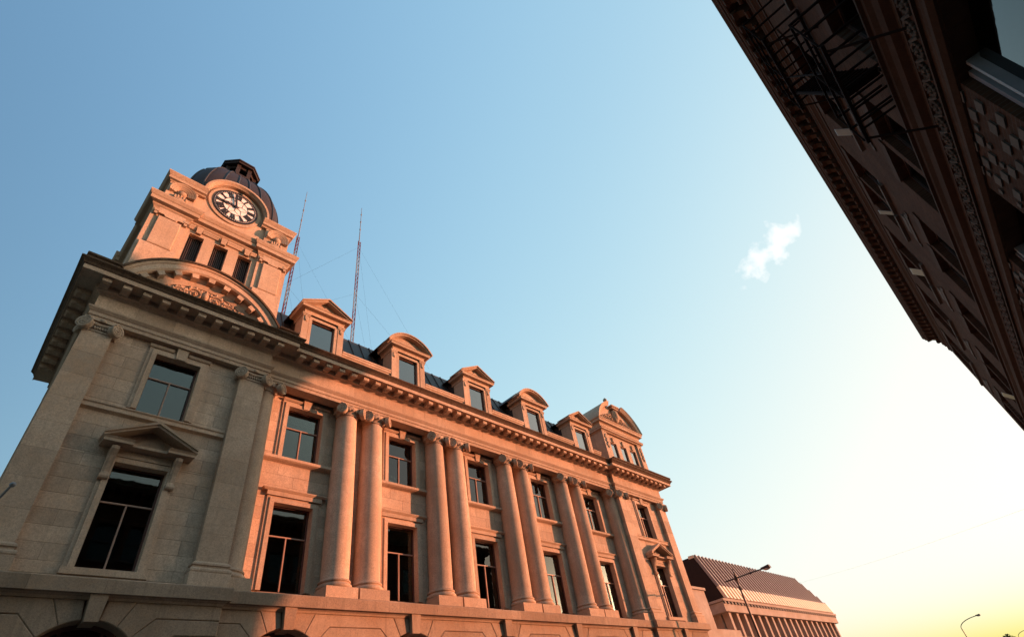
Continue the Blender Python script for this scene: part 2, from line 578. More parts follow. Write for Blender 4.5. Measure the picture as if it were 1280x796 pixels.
LOW, UPP = (7.15, 10.06), (11.86, 14.1)
holes_c, holes_l, holes_r = [], [], []
for c in BAY:
    hw = 0.75
    w = glazing(HALL, c, hw, *LOW, YW + 0.19)
    surround(w, c, hw, *LOW, YW, 0.26, 0.10)
    # lintel hood with ears
    MB().box(c - 1.06, c + 1.06, YW - 0.13, YW + 0.02, 10.30, 10.46).sweep([(0, 10.46), (0.10, 10.46), (0.16, 10.53), (0.16, 10.56), (0, 10.58)], [(c - 1.08, YW + 0.02), (c - 1.08, YW - 0.04), (c + 1.08, YW - 0.04), (c + 1.08, YW + 0.02)]).build('lintel', 'carved_stone', w)
    if BAY.index(c) in (0, 1, 3):
        blind(w, c, 0.72, 9.95, YW + 0.3, (0.18, 0.45, 0, 0.9)[BAY.index(c)])
    w = glazing(HALL, c, hw, *UPP, YW + 0.19)
    surround(w, c, hw, *UPP, YW, 0.26, 0.10)
    keystone(w, c, 14.12, 14.575, YW)
    blind(w, c, 0.72, 14.05, YW + 0.3, (0.3, 0.75, 0.5, 1.2, 0.4)[BAY.index(c)])
    for s in (-1, 1):
        xa, xb = sorted((c + s * 0.22, c + s * 1.03))
        MB().prism([(YW + .02, 14.34), (YW - .09, 14.34), (YW - .14, 14.41), (YW - .14, 14.44), (YW + .02, 14.46)], 'x', xa, xb).build('hood_moulding', 'carved_stone', w)
    MB().prism([(YW + .02, 11.60), (YW - .14, 11.66), (YW - .2, 11.70), (YW - .2, 11.80), (YW + .3, 11.85), (YW + .3, 11.6)], 'x', c - 1.66, c + 1.66).build('sill', 'limestone', w)
    for z0, z1 in (LOW, UPP):
        holes_c.append((c - hw - 0.13, c + hw + 0.13, z0 - 0.02, z1 + 0.13))
    holes_c.append((c - 1.66, c + 1.66, 11.61, 11.79))
def pav_windows(c, holes):
    hw = 0.71
    w = glazing(HALL, c, hw, 7.17, 10.1, YP + 0.19)
    surround(w, c, hw, 7.17, 10.1, YP, 0.25, 0.10)
    blind(w, c, 0.68, 9.98, YP + 0.3, 0.2)
    # sill block, consoles, frieze and triangular hood
    MB().box(c - 1.0, c + 1.0, YP - 0.13, YP + 0.3, 6.99, 7.16).build('sill', 'limestone', w)
    MB().box(c - 0.74, c + 0.74, YP - 0.125, YP + .02, 10.265, 10.46).build('frieze_panel', 'carved_stone', w)
    for s in (-1, 1):
        x = c + s * 0.86
        prof = [(YP, 9.55), (YP - .12, 9.52), (YP - .17, 9.62), (YP - .13, 9.75), (YP - .17, 9.95), (YP - .27, 10.2), (YP - .38, 10.36), (YP - .38, 10.46), (YP, 10.46)]
        mb = MB().prism(prof, 'x', x - 0.1, x + 0.1)
        mb.prism([(y - .018, z) for y, z in prof[1:8]] + [(YP - .2, 10.45), (YP - .08, 9.6)], 'x', x - 0.035, x + 0.035)
        mb.tube([(x - .12, YP - .11, 9.6), (x + .12, YP - .11, 9.6)], 0.085, 10)
        mb.build('console', 'carved_stone', w)
    hwp = 1.22
    mb = MB()
    mb.sweep([(0, 10.46), (0.05, 10.46), (0.10, 10.52), (0.42, 10.52), (0.42, 10.60), (0.47, 10.66), (0, 10.66)], [(c - hwp + .4, YP + .01), (c - hwp + .4, YP - .06), (c - hwp + .75, YP - .06)])
    mb.sweep([(0, 10.46), (0.05, 10.46), (0.10, 10.52), (0.42, 10.52), (0.42, 10.60), (0.47, 10.66), (0, 10.66)], [(c + hwp - .75, YP - .06), (c + hwp - .4, YP - .06), (c + hwp - .4, YP + .01)])
    mb.prism([(YP + .01, 10.47), (YP - .3, 10.52), (YP - .36, 10.52), (YP - .36, 10.6), (YP + .01, 10.6)], 'x', c - hwp + .74, c + hwp - .74)
    for s in (-1, 1):
        e, ap = c + s * (hwp + 0.06), 11.27
        for yf, dz0, dz1 in ((YP - .48, 0.02, 0.10), (YP - .53, 0.10, 0.17)):
            mb.add([(e, yf, 10.66 + dz0 - .02), (c, yf, ap + dz0 - .02), (c, yf, ap + dz1), (e, yf, 10.66 + dz1 - .02),
                    (e, YP, 10.66 + dz0 - .02), (c, YP, ap + dz0 - .02), (c, YP, ap + dz1), (e, YP, 10.66 + dz1 - .02)],
                   [(0, 1, 2, 3), (7, 6, 5, 4), (0, 4, 5, 1), (1, 5, 6, 2), (2, 6, 7, 3), (3, 7, 4, 0)])
    mb.prism([(c - .95, 10.6), (c + .95, 10.6), (c, 11.26)], 'y', YP - .03, YP)
    mb.prism([(c - .55, 10.66), (c + .55, 10.66), (c, 11.06)], 'y', YP - .07, YP - .03)
    mb.build('pediment', 'carved_stone', w)
    w = glazing(HALL, c, hw, 11.93, 14.14, YP + 0.19)
    surround(w, c, hw, 11.93, 14.14, YP, 0.25, 0.10)
    keystone(w, c + 0.02, 14.15, 14.58, YP)
    for s in (-1, 1):
        xa, xb = sorted((c + s * 0.24, c + s * 1.0))
        MB().prism([(YP + .02, 14.38), (YP - .1, 14.38), (YP - .14, 14.45), (YP - .14, 14.47), (YP + .02, 14.49)], 'x', xa, xb).build('hood_moulding', 'carved_stone', w)
    holes.append((c - .84, c + .84, 6.99, 10.23))
    holes.append((c - .84, c + .84, 11.92, 14.27))
pav_windows(PC, holes_l)
pav_windows(RC, holes_r)

# ---- wall surfaces: coursed ashlar over a recessed core
PX0, PX1 = 0.45, 5.95
ashlar(HALL, BAY[0] - 2.0, BAY[-1] + 2.0, 6.86, 14.58, YW, holes_c, h=0.43)
backing(HALL, BAY[0] - 2.2, BAY[-1] + 2.2, 6.5, 16.0, YW + 0.018, YW + 0.27, [h for h in holes_c if h[3] - h[2] > .5])
for c, hl in ((PC, holes_l), (RC, holes_r)):
    hs2 = hl + [(c - 2.1, c + 2.1, 11.58, 11.80)]
    ashlar(HALL, c - 2.12, c + 2.06, 6.86, 14.58, YP, hs2, h=0.43)
    backing(HALL, c - 2.75, c + 2.85, 6.5, 16.0, YP + 0.018, YP + 0.27, hl)
    MB().prism([(YP + .02, 11.56), (YP - .04, 11.6), (YP - .12, 11.64), (YP - .12, 11.76), (YP - .16, 11.80), (YP - .16, 11.83), (YP + .02, 11.85)], 'x', c - 2.07, c + 2.03).build('string_course', 'limestone', HALL)
# flanks, side wall, rear and roof deck that close the building
for s, x in ((0, 6.02), (1, mirror(6.02))):
    MB().box(min(x, x - .3 + .6 * s), max(x, x - .3 + .6 * s), YP + .28, YW + .3, 0, 16).build('pavilion_flank', 'limestone', HALL)
side = MB().box(0.46, 0.8, YP + .28, 23.3, 0, 16).build('side_wall', 'limestone', HALL)
for y in (22.3,):
    MB().box(0.24, 0.46, y, y + 0.9, 6.87, 14.58).build('side_pilaster', 'limestone', HALL)
MB().box(mirror(0.8), mirror(0.46), YP + .28, 32, 0, 16).build('side_wall', 'limestone', HALL)
MB().box(1.0, 35.0, 32, 32.3, 0, 19.9).build('rear_wall', 'concrete_grey', HALL)
MB().box(0.81, 1.0, 23.3, 32.3, 0, 15).build('side_wall', 'concrete_grey', HALL)
MB().box(0.9, 35.0, 18.6, 31.9, 6.2, 6.4).build('floor_slab', 'room_dark', HALL)
MB().box(0.9, 35.0, 18.6, 31.9, 11.0, 11.3).build('floor_slab', 'room_dark', HALL)
MB().box(0.9, 35.0, 18.6, 31.9, 15.6, 15.9).build('floor_slab', 'room_dark', HALL)
MB().box(0.9, 35.0, 24.0, 24.2, 6.4, 15.6).build('inner_wall', 'room_dark', HALL)

# ---- ground floor: rusticated blocks and arches
def ring_pt(c, zc, r_, a, s):
    return (c + s * r_ * math.sin(a), zc + r_ * math.cos(a))
def line_at(c, zc, a, s, z):
    return (c + s * (z - zc) * math.tan(a), z)
J = [6.37, 6.0, 5.61, 5.22, 4.83]
R_A, APEX = 1.32, 5.93
ZC_A = APEX - R_A
AN = [rad(8), rad(27), rad(46), rad(63), rad(80)]
def half_chain(c, s, i):
    # outline of course i along the arch side, from the top joint down
    g = 0.007
    a, b_ = AN[i - 1], AN[i]
    arc = [ring_pt(c, ZC_A, R_A, a + (b_ - a) * q / 4, s) for q in range(5)]
    arc = [(x + s * (g if k == 0 else 0), z) for k, (x, z) in enumerate(arc)]
    p = line_at(c, ZC_A, a, s, J[i - 2] - g)
    ch = [(p[0] + s * g, p[1])] + arc
    if i < 4:
        ch.append(line_at(c, ZC_A, b_, s, J[i - 1] + g))
    else:
        ch.append((arc[-1][0] + s * .02, J[i - 1] + g) if arc[-1][1] > J[i - 1] else (arc[-1][0] + s * .001, arc[-1][1] - .001))
    return ch
def pier_courses(cl, xl, cr, xr, yf):
    for i in (2, 3, 4):
        L = half_chain(cl, 1, i) if cl is not None else [(xl, J[i - 2] - .007), (xl, J[i - 1] + .007)]
        Rr_ = half_chain(cr, -1, i) if cr is not None else [(xr, J[i - 2] - .007), (xr, J[i - 1] + .007)]
        MB().chamfer(L + Rr_[::-1], yf + .55, yf, .02).build('voussoir_course', 'rustic_stone', HALL)
    z = J[3] - .01
    while z > 0.2:
        z2 = max(z - .39, .12)
        xa = cl + R_A if cl is not None else xl
        xb = cr - R_A if cr is not None else xr
        MB().chamfer([(xa, z2 + .007), (xb, z2 + .007), (xb, z - .007), (xa, z - .007)], yf + .55, yf, .02).build('rustic_block', 'rustic_stone', HALL)
        z = z2
def arch_bay(c, yf):
    apex, zc, r_ = APEX, ZC_A, R_A
    for s in (-1, 1):
        arc = [ring_pt(c, zc, r_, AN[0] + (AN[1] - AN[0]) * q / 4, s) for q in range(5)]
        poly = arc + [line_at(c, zc, AN[1], s, J[0]), line_at(c, zc, AN[0], s, J[0])]
        MB().chamfer(poly, yf + .55, yf, .02).build('voussoir', 'rustic_stone', HALL)
    zb, zt = apex - 0.07, 6.47
    MB().add([(c - .155, yf - .12, zb), (c + .155, yf - .12, zb), (c + .20, yf - .16, zt), (c - .20, yf - .16, zt),
              (c - .155, yf + .5, zb), (c + .155, yf + .5, zb), (c + .20, yf + .5, zt), (c - .20, yf + .5, zt)],
             [(0, 1, 2, 3), (7, 6, 5, 4), (0, 4, 5, 1), (1, 5, 6, 2), (2, 6, 7, 3), (3, 7, 4, 0)]).build('keystone', 'rustic_stone', HALL)
    arc = [(c + 1.32 * math.sin(-math.pi / 2 + math.pi * i / 20), zc + 1.32 * math.cos(-math.pi / 2 + math.pi * i / 20)) for i in range(21)]
    mb = MB().arcsweep([(1.32, yf + .46), (1.32, yf + .54), (1.22, yf + .54), (1.22, yf + .46)], c, zc, -math.pi / 2, math.pi / 2, 20)
    mb.box(c - 1.22, c + 1.22, yf + .46, yf + .54, zc - .05, zc + .05)
    for dx in (-.45, .45):
        mb.box(c + dx - .035, c + dx + .035, yf + .47, yf + .53, 0.9, zc + math.sqrt(1.24 ** 2 - dx * dx))
    w = mb.build('arched_window', 'window_wood', HALL)
    MB().prism([(c - 1.2, 0.9)] + [(c + (x - c) * .93, zc + (z - zc) * .93) for x, z in arc] + [(c + 1.2, 0.9)], 'y', yf + .5, yf + .505).build('pane', 'glass_dark', w)
YG, YGP = 17.5, 17.3
for c in (PC, RC):
    arch_bay(c, YGP)
for c in BAY:
    arch_bay(c, YG)
pier_courses(None, 0.2, PC, None, YGP)
pier_courses(PC, None, None, 6.18, YGP)
pier_courses(None, mirror(6.18), RC, None, YGP)
pier_courses(RC, None, None, mirror(0.2), YGP)
pier_courses(None, 6.2, BAY[0], None, YG)
for k in range(4):
    pier_courses(BAY[k], None, BAY[k + 1], None, YG)
pier_courses(BAY[4], None, None, mirror(6.2), YG)
MB().box(0.5, 35.4, 18.06, 18.1, 0, 6.4).build('wall_core', 'room_dark', HALL)
MB().box(0.24, 0.46, YGP + .56, 23.3, 0.1, 6.37).build('side_base', 'rustic_stone', HALL)
MB().box(6.05, 6.17, YGP + .57, YG + .6, 0.1, 6.37).build('pavilion_flank', 'rustic_stone', HALL)
MB().box(mirror(6.17), mirror(6.05), YGP + .57, YG + .6, 0.1, 6.37).build('pavilion_flank', 'rustic_stone', HALL)
# water table: cavetto and a run of ledge stones
PLAN = lambda yc, yp, xs=0.2, yb=23.4: [(xs + .2, yb), (xs, yp), (6.18, yp), (6.18, yc), (mirror(6.18), yc), (mirror(6.18), yp), (mirror(xs), yp), (mirror(xs) - .2, yb)]
MB().sweep([(-.3, 6.372), (0.0, 6.372), (0.03, 6.43), (0.10, 6.475), (-.3, 6.475)], PLAN(YG, YGP)).build('base_moulding', 'rustic_stone', HALL)
def ledge(x0, x1, y):
    n = max(1, round((x1 - x0) / 1.55))
    for i in range(n):
        a, b_ = x0 + (x1 - x0) * i / n, x0 + (x1 - x0) * (i + 1) / n
        MB().prism([(y, 6.48), (y, 6.80), (y + .03, 6.84), (y + 1.1, 6.862), (y + 1.1, 6.48)], 'x', a + .002, b_ - .002).build('ledge_stone', 'rustic_stone', HALL)
ledge(6.36, mirror(6.36), 17.3)
ledge(0.0, 6.34, 17.09)
ledge(mirror(6.34), mirror(0.0), 17.09)
MB().box(0.02, 0.5, 18.2, 23.3, 6.48, 6.85).build('side_ledge', 'rustic_stone', HALL)

# ---- Ionic orders
def volute(R_=0.2, th=0.16):
    # spiral volute in XZ plane facing -Y, centred at origin
    mb = MB()
    mb.prism([(R_ * math.cos(2 * math.pi * i / 20), R_ * math.sin(2 * math.pi * i / 20)) for i in range(20)], 'y', -th / 2, th / 2)
    pts = []
    for i in range(40):
        a = i / 39 * 2.4 * 2 * math.pi
        r_ = R_ * (1.0 - 0.82 * i / 39)
        pts.append((r_ * math.cos(a + 1.57), -th / 2, r_ * math.sin(a + 1.57)))
    mb.tube(pts, 0.024, 5)
    mb.ball((0, -th / 2, 0), .045, .04, .045, 8, 5)
    return mb
def ionic_cap(cx, cy, r_, z0, z1, hw, back, angled=True):
    mb = MB()
    h = z1 - z0
    # abacus with concave sides
    def edge(p, q, n=6, d=0.07):
        p, q = Vector(p), Vector(q)
        nn = Vector((-(q - p).y, (q - p).x)).normalized()
        return [tuple(p.lerp(q, i / n) + nn * d * math.sin(math.pi * i / n)) for i in range(n)]
    P = [(cx - hw, cy - hw), (cx + hw, cy - hw), (cx + hw, cy + back), (cx - hw, cy + back)]
    out_ = edge(P[0], P[1]) + edge(P[1], P[2], 1) + edge(P[2], P[3], 1) + edge(P[3], P[0], 1)
    mb.prism(out_, 'z', z1 - .09, z1 - .03)
    mb.prism([(cx + (x - cx) * 1.05, cy + (y - cy) * 1.05) for x, y in out_], 'z', z1 - .03, z1)
    mb.lathe(cx, cy, [(r_ - .01, z0), (r_ + .04, z0 + .02), (r_ + .04, z0 + .05), (r_, z0 + .06), (r_ + .02, z0 + h * .35), (r_ + .12, z0 + h * .55), (r_ + .13, z1 - .09), (0, z1 - .09)], 20)
    for i in range(20):        # egg ring
        a = 2 * math.pi * i / 20
        mb.ball((cx + (r_ + .10) * math.cos(a), cy + (r_ + .10) * math.sin(a), z0 + h * .52), .045, .045, .07, 6, 4)
    for s in (-1, 1):
        M = Matrix.Translation((cx + s * (hw - .06), cy - hw + .06, z0 + h * .40)) @ Matrix.Rotation(rad(38) * s, 4, 'Z') @ Matrix.Scale(s, 4, (1, 0, 0))
        mb.merge(volute(.225 * h / .48, .17), M)
    # canalis between the volutes and a fleuron
    mb.tube([(cx - hw + .15, cy - hw + .16, z1 - .13), (cx, cy - hw + .26, z1 - .16), (cx + hw - .15, cy - hw + .16, z1 - .13)], 0.05, 6)
    mb.ball((cx, cy - hw + .10, z1 - .05), .08, .06, .07, 8, 5)
    return mb
def column(cx, cy, r0=0.5, r1=0.435, half=False):
    prof = []
    for i in range(15):
        t_ = i / 14
        prof.append((r0 - (r0 - r1) * max(0, (t_ - .25) / .75) ** 1.5, 7.56 + (14.10 - 7.56) * t_))
    for zj in (9.72 + rnd.uniform(-.05, .05), 11.9 + rnd.uniform(-.05, .05)):
        k = next(i for i, p in enumerate(prof) if p[1] > zj)
        rj = prof[k][0] + .0015
        prof[k:k] = [(rj, zj - .007), (rj - .006, zj - .002), (rj - .006, zj + .002), (rj, zj + .007)]
    prof = [(r0 + .05, 7.5), (r0 + .02, 7.53)] + prof
    col = MB().lathe(cx, cy, prof, 40).build('column', 'limestone', HALL, True)
    MB().box(cx - .615, cx + .615, cy - .61, cy + .24, 6.863, 7.22).build('plinth', 'limestone', col)
    b_ = []
    for i in range(7):
        a = -math.pi / 2 + math.pi * i / 6
        b_.append((r0 + .07 + .055 * math.cos(a), 7.295 + .075 * math.sin(a)))
    b_ += [(r0 + .06, 7.375), (r0 + .035, 7.40), (r0 + .04, 7.43)]
    for i in range(5):
        a = -math.pi / 2 + math.pi * i / 4
        b_.append((r0 + .04 + .035 * math.cos(a), 7.465 + .035 * math.sin(a)))
    MB().lathe(cx, cy, [(0, 7.22)] + b_ + [(0, 7.5)], 36).build('base', 'limestone', col, True)
    ionic_cap(cx, cy, r1, 14.10, 14.578, .56, .24).build('capital', 'carved_stone', col, True)
COLX = []
for k in range(4):
    COLX += [BAY[k] + 1.76, BAY[k + 1] - 1.76]
for x in COLX:
    column(x, 18.0)
for x in (6.34, mirror(6.34)):
    column(x, 18.02, 0.46, 0.41)
def pilaster(xa, xb, yf=17.35, ret=None):
    c, hw = (xa + xb) / 2, (xb - xa) / 2
    p = MB().box(xa + .01, xb - .01, yf + .012, YP + .25, 7.55, 14.12).build('pilaster', 'joint_mortar', HALL)
    nb_ = 8
    for i in range(nb_):
        za, zb = 7.55 + 6.57 * i / nb_, 7.55 + 6.57 * (i + 1) / nb_
        jt = rnd.uniform(-.001, .002)
        MB().box(xa, xb, yf + jt, YP + .2, za + .0018, zb - .0018).build('shaft_block', 'limestone', p)
    yb = YP + .2
    MB().box(xa - .12, xb + .12, yf - .14, yb, 6.863, 7.22).build('plinth', 'limestone', p)
    pr = [(0, 7.22), (.10, 7.22), (.125, 7.26), (.125, 7.31), (.10, 7.35), (.05, 7.37), (.05, 7.42), (.085, 7.44), (.085, 7.49), (.05, 7.51), (.0, 7.56)]
    MB().sweep(pr, [(xa, yb), (xa, yf), (xb, yf), (xb, yb)]).build('base', 'limestone', p)
    mb = MB()
    mb.box(xa - .10, xb + .10, yf - .12, yb, 14.48, 14.578).box(xa - .01, xb + .01, yf - .03, yb, 14.12, 14.48)
    mb.tube([(xa + .05, yf - .08, 14.40), (c, yf - .05, 14.36), (xb - .05, yf - .08, 14.40)], .055, 6)
    for i in range(9):
        mb.ball((xa + .12 + (2 * hw - .24) * i / 8, yf - .05, 14.25), .04, .05, .065, 6, 4)
    for s in (-1, 1):
        M = Matrix.Translation((c + s * (hw + .02), yf - .09, 14.29)) @ Matrix.Rotation(rad(32) * s, 4, 'Z') @ Matrix.Scale(s, 4, (1, 0, 0))
        mb.merge(volute(.225, .17), M)
        M = Matrix.Translation((c + s * (hw + .06), yf + .3, 14.29)) @ Matrix.Rotation(rad(70) * s, 4, 'Z') @ Matrix.Scale(s, 4, (1, 0, 0))
        mb.merge(volute(.19, .15), M)
    mb.ball((c, yf - .12, 14.53), .09, .05, .07, 8, 5)
    mb.build('capital', 'carved_stone', p, True)
pilaster(0.22, 1.04)
pilaster(5.18, 6.1)
pilaster(mirror(6.1), mirror(5.18))
pilaster(mirror(1.04), mirror(0.22))

# ---- entablature and main cornice
YC, YPC = 17.57, 17.35
EP = PLAN(YC, YPC, 0.2, 24.0)
MB().sweep([(-.5, 14.58), (0, 14.58), (0, 14.73), (.035, 14.735), (.035, 14.87), (.06, 14.89), (.13, 14.98), (.13, 15.03), (-.5, 15.05)], EP).build('architrave', 'limestone', HALL)
def frieze(x0, x1, y, n):
    for i in range(n):
        a, b_ = x0 + (x1 - x0) * i / n, x0 + (x1 - x0) * (i + 1) / n
        MB().box(a + .003, b_ - .003, y, y + .45, 15.052, 15.62).build('frieze_block', 'limestone', HALL)
frieze(6.2, mirror(6.2), YC, 18)
frieze(0.2, 6.18, YPC, 5)
frieze(mirror(6.18), mirror(0.2), YPC, 5)
MB().box(0.24, 0.6, YPC + .46, 23.9, 15.05, 15.62).build('side_frieze', 'limestone', HALL)
MB().sweep([(-.5, 15.62), (.02, 15.62), (.04, 15.65), (.12, 15.69), (.20, 15.70), (.20, 15.905), (-.5, 15.905)], EP).build('bed_moulding', 'limestone', HALL)
MB().sweep([(-.5, 15.907), (.70, 15.907), (.70, 15.88), (.73, 15.88), (.73, 16.05), (-.5, 16.05)], EP).build('corona', 'limestone', HALL)
MB().sweep([(-.5, 16.052), (.75, 16.052), (.77, 16.08), (.80, 16.14), (.87, 16.20), (.90, 16.22), (.90, 16.265), (-.2, 16.33), (-.5, 16.33)], EP).build('cornice_gutter', 'soiled_stone', HALL)
mod = MB().prism([(-.2, 15.9), (-.2, 15.72), (-.30, 15.70), (-.42, 15.74), (-.56, 15.70), (-.62, 15.73), (-.62, 15.9)], 'x', -.13, .13)
mod.box(-.155, .155, -.64, -.2, 15.862, 15.904)
for i, v in enumerate(mod.v):
    mod.v[i] = (v[0], v[1], v[2] - 15.7)
MODM = mod.mesh('modillion', 'limestone')
def modillions(x0, x1, y, n):
    for i in range(n):
        place('modillion', MODM, (x0 + (x1 - x0) * (i + .5) / n, y, 15.7), HALL)
modillions(6.95, mirror(6.95), YC, 36)
modillions(-0.1, 6.5, YPC, 11)
modillions(mirror(6.5), mirror(-0.1), YPC, 11)
for i in range(9):
    place('modillion', MODM, (0.2 + .01 * i, YPC + .5 + .62 * i, 15.7), HALL, -math.pi / 2)
    place('modillion', MODM, (mirror(0.2), YPC + .5 + .62 * i, 15.7), HALL, math.pi / 2)
for x0, x1 in ((-.62, 0.36), (5.95, 6.75), (mirror(6.75), mirror(-.62))):
    MB().prism([(16.55, 16.266), (16.52, 16.36), (16.46, 16.40), (16.46, 16.47), (17.6, 16.5), (17.6, 16.266)], 'x', x0, x1).build('blocking_course', 'soiled_stone', HALL)

# ---- attic parapet, mansard roof and dormers
DOR = [BAY[0], BAY[1], BAY[2], BAY[3], BAY[4]]
gaps = cut(6.3, mirror(6.3), [(c - 1.07, c + 1.07) for c in DOR])
for a, b_ in gaps:
    MB().prism([(17.66, 16.2), (17.66, 17.18), (17.60, 17.22), (17.60, 17.30), (17.56, 17.33), (17.56, 17.40), (17.95, 17.42), (17.95, 16.2)], 'x', a, b_).build('parapet', 'limestone', HALL)
RY0, RZ0, RY1, RZ1 = 17.96, 16.7, 19.5, 20.0
roof = MB().prism([(RY0, RZ0), (RY1, RZ1), (32.2, RZ1 + .3), (32.2, RZ0)], 'x', 5.9, mirror(5.9)).build('mansard_roof', 'roof_metal', HALL)
MB().prism([(18.6, 16.3), (19.7, 19.6), (32.2, 19.6), (32.2, 16.3)], 'x', mirror(5.9) + .01, mirror(0.5)).build('mansard_roof', 'roof_metal', HALL)
sl = math.hypot(RY1 - RY0, RZ1 - RZ0)
for i in range(38):
    x = 6.3 + i * 0.62
    if x > mirror(6.3):
        break
    MB().add([(x - .022, RY0 - .045, RZ0 + .02), (x + .022, RY0 - .045, RZ0 + .02), (x + .022, RY1 - .045, RZ1 + .02), (x - .022, RY1 - .045, RZ1 + .02),
              (x - .022, RY0 + .02, RZ0), (x + .022, RY0 + .02, RZ0), (x + .022, RY1 + .02, RZ1), (x - .022, RY1 + .02, RZ1)],
             [(0, 1, 2, 3), (7, 6, 5, 4), (0, 4, 5, 1), (1, 5, 6, 2), (2, 6, 7, 3), (3, 7, 4, 0)]).build('seam', 'roof_metal', roof)
YD = 17.6
def dormer(c, seg):
    d_ = MB()
    # front wall round the opening, short stone cheeks
    for s in (-1, 1):
        xa, xb = sorted((c + s * .62, c + s * .98))
        d_.box(xa, xb, YD + .06, YD + .5, 16.2, 18.78)
        xa, xb = sorted((c + s * .80, c + s * .98))
        d_.box(xa, xb, YD + .5, YD + .85, 16.2, 18.98)
    d_.box(c - .62, c + .62, YD + .06, YD + .5, 18.56, 18.78)
    d_.box(c - .62, c + .62, YD + .04, YD + .5, 16.2, 17.0)
    d_ = d_.build('dormer', 'limestone', HALL)
    for s in (-1, 1):
        xa, xb = sorted((c + s * .74, c + s * 1.04))
        mb = MB().box(xa, xb, YD - .02, YD + .06, 16.2, 18.62)
        mb.box(xa - .03, xb + .03, YD - .05, YD + .06, 18.62, 18.70).box(xa - .05, xb + .05, YD - .07, YD + .06, 18.70, 18.78)
        mb.box((xa + xb) / 2 - .06, (xa + xb) / 2 + .06, YD - .06, YD, 18.38, 18.60).ball(((xa + xb) / 2, YD - .04, 18.36), .06, .05, .06, 8, 5)
        mb.build('pilaster', 'limestone', d_)
    fr = MB()
    for s in (-1, 1):
        xa, xb = sorted((c + s * .58, c + s * .72))
        fr.box(xa, xb, YD - .0, YD + .34, 16.9, 18.6)
    fr.box(c - .72, c + .72, YD + .002, YD + .34, 18.56, 18.7)
    fr.build('surround', 'carved_stone', d_)
    MB().box(c - .58, c + .58, YD + .15, YD + .158, 17.0, 18.56).build('pane', 'glass_bright', d_)
    mb = MB().box(c - .58, c - .53, YD + .12, YD + .19, 17.0, 18.56).box(c + .53, c + .58, YD + .12, YD + .19, 17.0, 18.56).box(c - .53, c + .53, YD + .12, YD + .19, 17.0, 17.06).box(c - .53, c + .53, YD + .12, YD + .19, 18.5, 18.56)
    mb.build('window_frame', 'window_wood', d_)
    # entablature and pediment
    prof = [(0, 18.78), (.03, 18.78), (.03, 18.95), (.08, 19.0), (.24, 19.0), (.26, 19.08), (.30, 19.12), (0, 19.13)]
    MB().sweep(prof, [(c - .98, YD + 1.0), (c - .98, YD - .02), (c + .98, YD - .02), (c + .98, YD + 1.0)]).build('entablature', 'limestone', d_)
    hwp, ap = 1.30, 19.80
    mb = MB()
    if not seg:
        for s in (-1, 1):
            e = c + s * hwp
            for yf, a, b_ in ((YD - .26, 0.0, .09), (YD - .33, .09, .17)):
                mb.add([(e, yf, 19.12 + a), (c, yf, ap + a), (c, yf, ap + b_), (e, yf, 19.12 + b_ - .03), (e, YD + .8, 19.12 + a), (c, YD + .8, ap + a), (c, YD + .8, ap + b_), (e, YD + .8, 19.12 + b_ - .03)],
                       [(0, 1, 2, 3), (7, 6, 5, 4), (0, 4, 5, 1), (1, 5, 6, 2), (2, 6, 7, 3), (3, 7, 4, 0)])
        mb.prism([(c - 1.2, 19.13), (c + 1.2, 19.13), (c, ap + .03)], 'y', YD + .02, YD + .1)
        mb.prism([(c - .62, 19.2), (c + .62, 19.2), (c, ap - .22)], 'y', YD - .03, YD + .02)
        top = [(c - hwp - .02, 19.15), (c, ap + .19), (c + hwp + .02, 19.15)]
    else:
        sag = ap + .06 - 19.12
        Rr = (hwp ** 2 + sag ** 2) / (2 * sag)
        zc = ap + .06 - Rr
        an = math.asin(hwp / Rr)
        mb.arcsweep([(Rr, YD - .26), (Rr + .08, YD - .26), (Rr + .08, YD + .8), (Rr, YD + .8)], c, zc, -an, an, 20)
        mb.arcsweep([(Rr + .08, YD - .33), (Rr + .15, YD - .33), (Rr + .15, YD + .8), (Rr + .08, YD + .8)], c, zc, -an, an, 20)
        pts = [(c + (Rr + .01) * math.sin(-an + 2 * an * i / 16), zc + (Rr + .01) * math.cos(-an + 2 * an * i / 16)) for i in range(17)]
        mb.prism(pts, 'y', YD + .02, YD + .1)
        mb.prism([(c + (x - c) * .55, 19.2 + (z - 19.13) * .55) for x, z in pts], 'y', YD - .03, YD + .02)
        top = [(c + (Rr + .17) * math.sin(-an + 2 * an * i / 16), zc + (Rr + .17) * math.cos(-an + 2 * an * i / 16)) for i in range(17)]
    mb.build('pediment', 'limestone', d_)
    # lead-dark roof and cheeks running back into the mansard
    inner = [(c + (x - c) * .97, 19.1 + (z - 19.1) * .9 - .03) for x, z in top]
    rb = MB().prism(top + inner[::-1], 'y', YD + .3, 20.4)
    rb.build('dormer_roof', 'roof_metal', d_)
    for s in (-1, 1):
        xa, xb = sorted((c + s * .80, c + s * .95))
        MB().box(xa, xb, YD + .86, 20.2, 16.8, 19.12).build('cheek', 'roof_metal', d_)
    MB().box(c - .75, c + .75, YD + 1.4, YD + 1.45, 16.5, 19.1).build('inner_wall', 'room_dark', d_)
for k, c in enumerate(DOR):
    dormer(c, k % 2 == 1)

